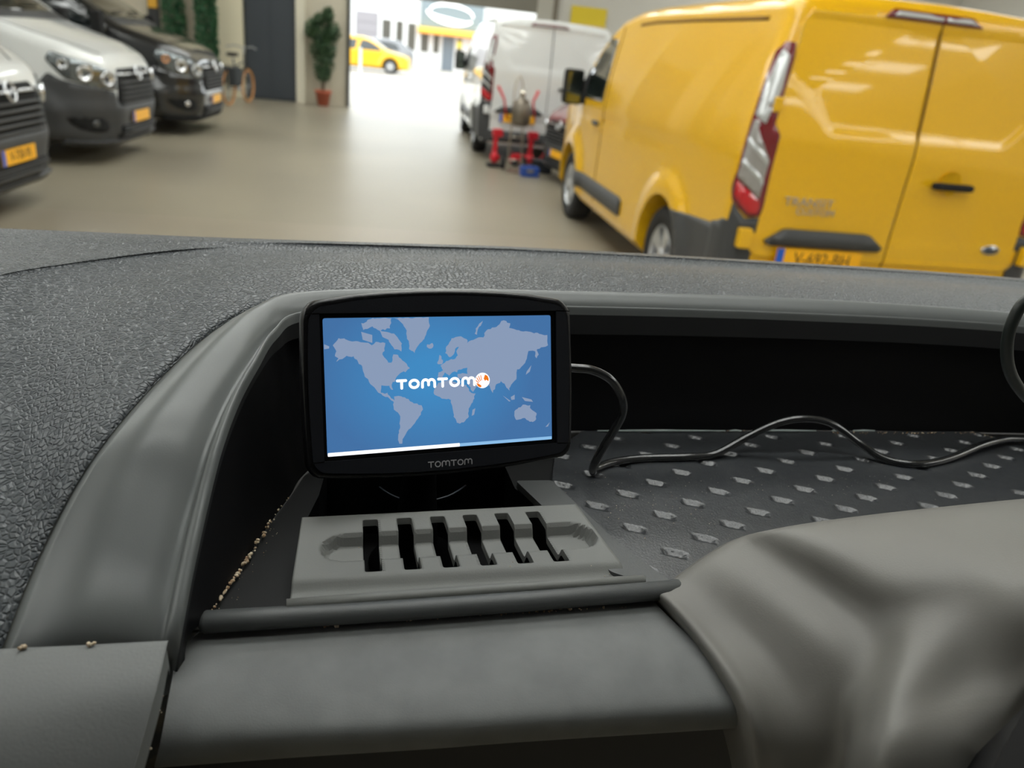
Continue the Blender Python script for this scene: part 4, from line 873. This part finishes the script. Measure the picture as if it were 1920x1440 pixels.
MAP = [[[-51.74, 19.05], [-48.8, 22.19], [-42.43, 20.74], [-38.12, 20.13], [-33.79, 18.93], [-30.81, 20.31], [-27.9, 19.14], [-28.36, 15.86], [-29.16, 14.05], [-26.66, 10.66], [-24.42, 10.58], [-24.32, 14.27], [-22.08, 13.83], [-19.17, 10.4], [-16.59, 7.71], [-18.53, 5.92], [-21.19, 5.66], [-22.74, 3.87], [-23.93, 1.69], [-25.24, 0.27], [-24.64, -2.13], [-25.55, -2.38], [-26.6, -0.04], [-29.95, -0.25], [-30.78, -3.16], [-28.58, -4.01], [-27.44, -3.18], [-26.95, -4.46], [-24.92, -6.79], [-23.91, -8.11], [-26.79, -6.47], [-31.52, -3.13], [-34.37, -0.05], [-37.18, 3.74], [-38.55, 6.71], [-38.84, 8.9], [-40.58, 11.15], [-42.66, 13.75], [-45.51, 14.2], [-47.7, 12.83], [-50.58, 11.49], [-49.12, 12.88], [-51.19, 14.38], [-50.06, 16.49]], [[-38.22, 28.44], [-33.42, 30.9], [-24.58, 30.99], [-25.47, 26.04], [-29.93, 25.39], [-33.55, 26.91], [-37.95, 25.55]], [[-38.7, 24.84], [-33.66, 23.29], [-33.77, 19.66], [-38.09, 21.21]], [[-29.93, 25.39], [-23.3, 23.8], [-20.05, 19.3], [-20.53, 15.63], [-23.51, 16.45], [-26.36, 20.93], [-29.28, 22.46]], [[-23.1, 30.83], [-6.79, 30.9], [-6.66, 27.17], [-8.16, 22.73], [-10.55, 19.43], [-12.51, 17.62], [-14.13, 14.32], [-16.35, 16.62], [-17.01, 19.97], [-17.99, 25.9], [-20.15, 29.24]], [[-7.89, 18.25], [-5.17, 18.55], [-4.82, 17.04], [-6.78, 16.12], [-7.69, 16.74]], [[-24.14, -5.72], [-21.12, -5.5], [-17.37, -7.19], [-15.89, -8.77], [-11.33, -10.53], [-10.99, -12.44], [-12.61, -15.36], [-14.61, -18.26], [-16.98, -20.74], [-19.34, -23.22], [-20.93, -25.74], [-21.38, -28.19], [-22.66, -28.1], [-23.17, -24.45], [-21.89, -19.29], [-21.76, -14.8], [-24.31, -11.66], [-25.0, -9.39]], [[-5.33, -3.66], [-2.9, 0.01], [1.46, 1.18], [3.82, 0.85], [7.76, -1.23], [10.96, -1.76], [12.51, -4.91], [15.32, -6.21], [14.02, -10.01], [11.93, -12.99], [11.85, -16.85], [9.78, -19.04], [7.34, -20.28], [5.75, -19.56], [4.24, -15.62], [3.54, -11.74], [2.82, -8.26], [-1.11, -7.29], [-4.99, -5.57]], [[13.94, -13.88], [15.42, -13.19], [14.71, -16.25], [13.48, -16.8]], [[-2.84, 2.28], [-2.78, 4.92], [-0.41, 5.59], [-1.52, 8.28], [2.46, 10.41], [5.65, 11.44], [7.28, 12.91], [6.52, 14.83], [7.77, 17.07], [5.75, 15.61], [4.89, 12.6], [2.89, 11.91], [1.13, 14.23], [1.01, 15.75], [4.29, 20.95], [8.28, 21.99], [12.23, 20.0], [11.38, 17.74], [14.65, 19.94], [17.91, 21.01], [20.34, 20.57], [21.22, 23.63], [23.7, 25.11], [27.01, 25.82], [30.8, 29.23], [34.1, 27.25], [33.64, 24.93], [38.67, 24.05], [43.76, 23.17], [48.89, 22.28], [54.08, 21.37], [54.19, 16.21], [50.52, 15.12], [47.91, 14.01], [49.27, 11.99], [47.86, 10.05], [47.05, 13.64], [43.62, 13.74], [43.13, 9.81], [40.08, 5.98], [37.51, 4.5], [37.01, -0.2], [34.02, -2.43], [33.13, -5.53], [30.66, -2.27], [29.02, -0.64], [26.5, -2.08], [24.35, -6.27], [22.36, -1.9], [19.13, 0.57], [17.45, -1.67], [14.13, -4.99], [11.78, -1.41], [11.02, 0.92], [7.03, 1.86], [7.07, 3.77], [11.89, 3.96], [11.54, 6.27], [8.72, 6.0], [6.3, 4.94], [3.92, 5.04], [2.68, 2.81], [0.75, 4.56], [-0.88, 2.2]], [[-3.05, 9.84], [-1.79, 13.19], [-0.68, 10.51], [-0.72, 9.0], [-2.68, 8.92]], [[15.92, 22.97], [16.79, 26.01], [20.1, 28.86], [19.66, 27.49], [17.59, 25.23], [16.71, 22.19]], [[42.61, 3.51], [45.23, 6.58], [44.32, 3.45], [42.16, 1.95]], [[29.73, -7.72], [33.88, -10.69], [33.03, -10.88]], [[33.91, -8.72], [36.05, -7.64], [36.01, -10.01], [34.31, -10.16]], [[39.85, -9.03], [44.98, -10.49], [45.82, -11.73], [41.53, -11.1]], [[35.49, -15.91], [38.92, -13.73], [41.51, -12.69], [44.07, -13.62], [44.48, -15.24], [47.47, -17.42], [47.43, -20.22], [45.68, -21.96], [43.1, -21.15], [41.4, -19.45], [36.26, -20.32]], [[-55.44, 19.64], [-53.16, 18.58], [-53.33, 17.66], [-55.45, 17.37]], [[52.44, -24.81], [54.93, -22.55], [53.84, -24.66]]]
CHAN = {0: 'landmass'}
def jag(poly):
    out = []
    for p in dens(poly, 1.3):
        out.append((p[0] + rnd.uniform(-.36, .36), p[1] + rnd.uniform(-.36, .36)))
    return [(max(-55.5, min(55.8, a)), max(-31.1, min(31.0, c))) for a, c in out]
for P in MAP: navplate('landmass', arc(jag(P) if len(P) > 4 else P), -.00216, -.0020, land, scr)
navplate('progress_bar', rpoly(arc([(-55.5, -31.25), (7.1, -31.25), (7.1, -29.6), (-55.5, -29.6)]), .0003), -.00222, -.0020, white, scr)
navplate('progress_track', rpoly(arc([(7.1, -31.25), (55.9, -31.25), (55.9, -29.75), (7.1, -29.75)]), .0003), -.00218, -.0020, pale, scr)
def strokes(name, lines, wd, y0, m, parent):
    """round-ended strokes of the lettering, joined into one flat relief"""
    V = []; Fc = []
    for L in lines:
        L = [V3(p) for p in L]; n = len(L); lft = []; rgt = []
        for i, p in enumerate(L):
            d = (L[min(i + 1, n - 1)] - L[max(i - 1, 0)]).normalized(); q = V3((-d.y, d.x)) if len(d) > 2 else Vector((-d[1], d[0])); lft.append(Vector((p[0], p[1])) + Vector((q[0], q[1])) * wd / 2); rgt.append(Vector((p[0], p[1])) - Vector((q[0], q[1])) * wd / 2)
        def cap(c, d, s):
            a0 = math.atan2(d[1], d[0]); return [Vector((c[0] + wd / 2 * math.cos(a0 + s * (PI / 2 - k * PI / 6)), c[1] + wd / 2 * math.sin(a0 + s * (PI / 2 - k * PI / 6)))) for k in range(1, 6)]
        o = len(V)
        for a_, b_ in zip(lft, rgt): V += [V3((a_.x * mm, y0, a_.y * mm)), V3((b_.x * mm, y0, b_.y * mm))]
        for i in range(n - 1): Fc.append((o + 2 * i, o + 2 * i + 1, o + 2 * i + 3, o + 2 * i + 2))
        if (L[0] - L[-1]).length > .01:
            for c, d in ((L[-1], L[-1] - L[-2]), (L[0], L[0] - L[1])):
                o2 = len(V); dd = d.normalized(); a0 = math.atan2(dd[1], dd[0])
                V += [V3(((c[0] + wd / 2 * math.cos(a0 + PI / 2 - k * PI / 8)) * mm, y0, (c[1] + wd / 2 * math.sin(a0 + PI / 2 - k * PI / 8)) * mm)) for k in range(9)]
                Fc.append(tuple(range(o2, o2 + 9)))
    n = len(V); V2 = V + [p + V3((0, .00008, 0)) for p in V]
    o = mk(name, V, Fc, m, parent); return o
def tomtom(h, wd, x0, y0, total):
    T = []; lw = total / 6.28; x = x0; out = []
    tw, ow, mw, gp = .86 * lw, .88 * lw, 1.18 * lw, .10 * lw
    for chx in 'TOMTOM':
        if chx == 'T':
            out += [[(x + wd / 2, y0 + h - wd / 2), (x + tw - wd / 2, y0 + h - wd / 2)], [(x + tw / 2, y0 + h - wd / 2), (x + tw / 2, y0 + wd / 2)]]; x += tw + gp
        elif chx == 'O':
            ro = ow / 2 - wd / 2; rv = h / 2 - wd / 2
            out.append([(x + ow / 2 + ro * math.cos(2 * PI * k / 24), y0 + h / 2 + rv * math.sin(2 * PI * k / 24)) for k in range(25)]); x += ow + gp
        else:
            r = (mw - wd) / 4; b_ = y0 + h - wd / 2 - r; xs = x + wd / 2
            P = [(xs, y0 + wd / 2), (xs, b_)] + [(xs + r - r * math.cos(PI * k / 8), b_ + r * math.sin(PI * k / 8)) for k in range(1, 8)] + [(xs + 2 * r, b_), (xs + 2 * r, y0 + wd / 2 + .2 * h)]
            P2 = [(xs + 2 * r, b_)] + [(xs + 3 * r - r * math.cos(PI * k / 8), b_ + r * math.sin(PI * k / 8)) for k in range(1, 8)] + [(xs + 4 * r, b_), (xs + 4 * r, y0 + wd / 2)]
            out += [P, P2]; x += mw + gp
    return out
strokes('logo_lettering', tomtom(4.8, 1.3, -23.3, -2.4, 38.7), 1.3, -.00226, white, scr)
navplate('logo_globe', arc([(19.3 + 3.75 * math.cos(k * PI / 16), .15 + 3.75 * math.sin(k * PI / 16)) for k in range(32)]), -.00224, -.0020, white, scr)
navplate('globe_patch', arc([(19.9, 1.0), (20.6, 3.0), (21.9, 2.3), (22.5, .9), (22.4, -.4), (21.2, .4), (20.6, -.2)]), -.0023, -.0022, orange, scr)
navplate('globe_patch', arc([(16.1, -.9), (17.3, -1.4), (18.3, -2.0), (18.9, -2.7), (18.0, -3.2), (16.8, -2.5)]), -.0023, -.0022, orange, scr)
strokes('globe_fingers', [[(16.4, 1.6), (17.6, -.4)], [(17.3, 2.3), (18.2, 0)], [(18.4, 2.6), (18.8, .3)], [(16.0, .3), (17.2, -1)]], .42, -.00231, orange, scr)
strokes('brand_lettering', tomtom(3.0, .52, -9.3, -40.2, 22.0), .52, -.0034, mat('brand grey print', (150, 150, 152), .5), nav)
# mount under the device
mount = thing('device_mount', 'black ring mount under the navigation device, half hidden in the tray opening', 'mount', (.034, .352, 1.2745))
lathe('mount_foot', [(0, .0), (.022, .0), (.025, .003), (.022, .008), (.012, .014), (.008, .070), (0, .076)], mat('mount black', (4, 4, 5), .9, spec=.05), mount, 32)
tube('mount_rim', crom(Z([(700, 900, 1.306), (714, 915, 1.305), (745, 933, 1.304), (790, 940, 1.304), (840, 930, 1.305), (880, 905, 1.306), (890, 890, 1.307)]), 5), .0005, mat('mount rim', (84, 90, 100), .25), mount, 8, True)
# cables
cb_ = mat('black cable', (32, 33, 34), .25, coat=.8)
P = [(.100, .362, 1.392), (.1115, .36, 1.3918), (.1218, .36, 1.3909), (.1329, .36, 1.3856), (.1408, .36, 1.3755), (.1435, .362, 1.3659), (.1408, .363, 1.3545), (.1365, .364, 1.3429), (.1335, .366, 1.3310), (.1345, .369, 1.3245), (.1390, .3745, 1.3238), (.1507, .3812, 1.3238), (.1723, .3858, 1.3238), (.2000, .387, 1.3240), (.2191, .3898, 1.3245), (.2407, .395, 1.3335), (.26, .395, 1.3438), (.2776, .395, 1.347), (.2973, .395, 1.3434), (.3204, .392, 1.3302), (.3347, .3839, 1.3240), (.3541, .3784, 1.3238), (.3832, .3854, 1.3242), (.4256, .4017, 1.327), (.4631, .4098, 1.326), (.53, .40, 1.324), (.60, .39, 1.324)]
c = tube('power_cable', crom([Vector(p) for p in P], 6), .0024, cb_, None, 12); tag(c, 'thin black power cable winding from the device across the dimpled tray', 'cable')
P = [(.60, .415, 1.69), (.52, .34, 1.60), (.43, .30, 1.51), (.36, .30, 1.475), (.33, .30, 1.468), (.3096, .30, 1.4575), (.3052, .30, 1.4468), (.3072, .30, 1.4333), (.315, .30, 1.4195), (.3297, .30, 1.4068), (.36, .31, 1.392), (.42, .33, 1.36), (.50, .35, 1.325)]
c = tube('looped_cable', crom([Vector(p) for p in P], 6), .0028, mat('dark green cable', (34, 40, 38), .4), None, 12); tag(c, 'dark looped cable at the far right edge, above the tray', 'cable')
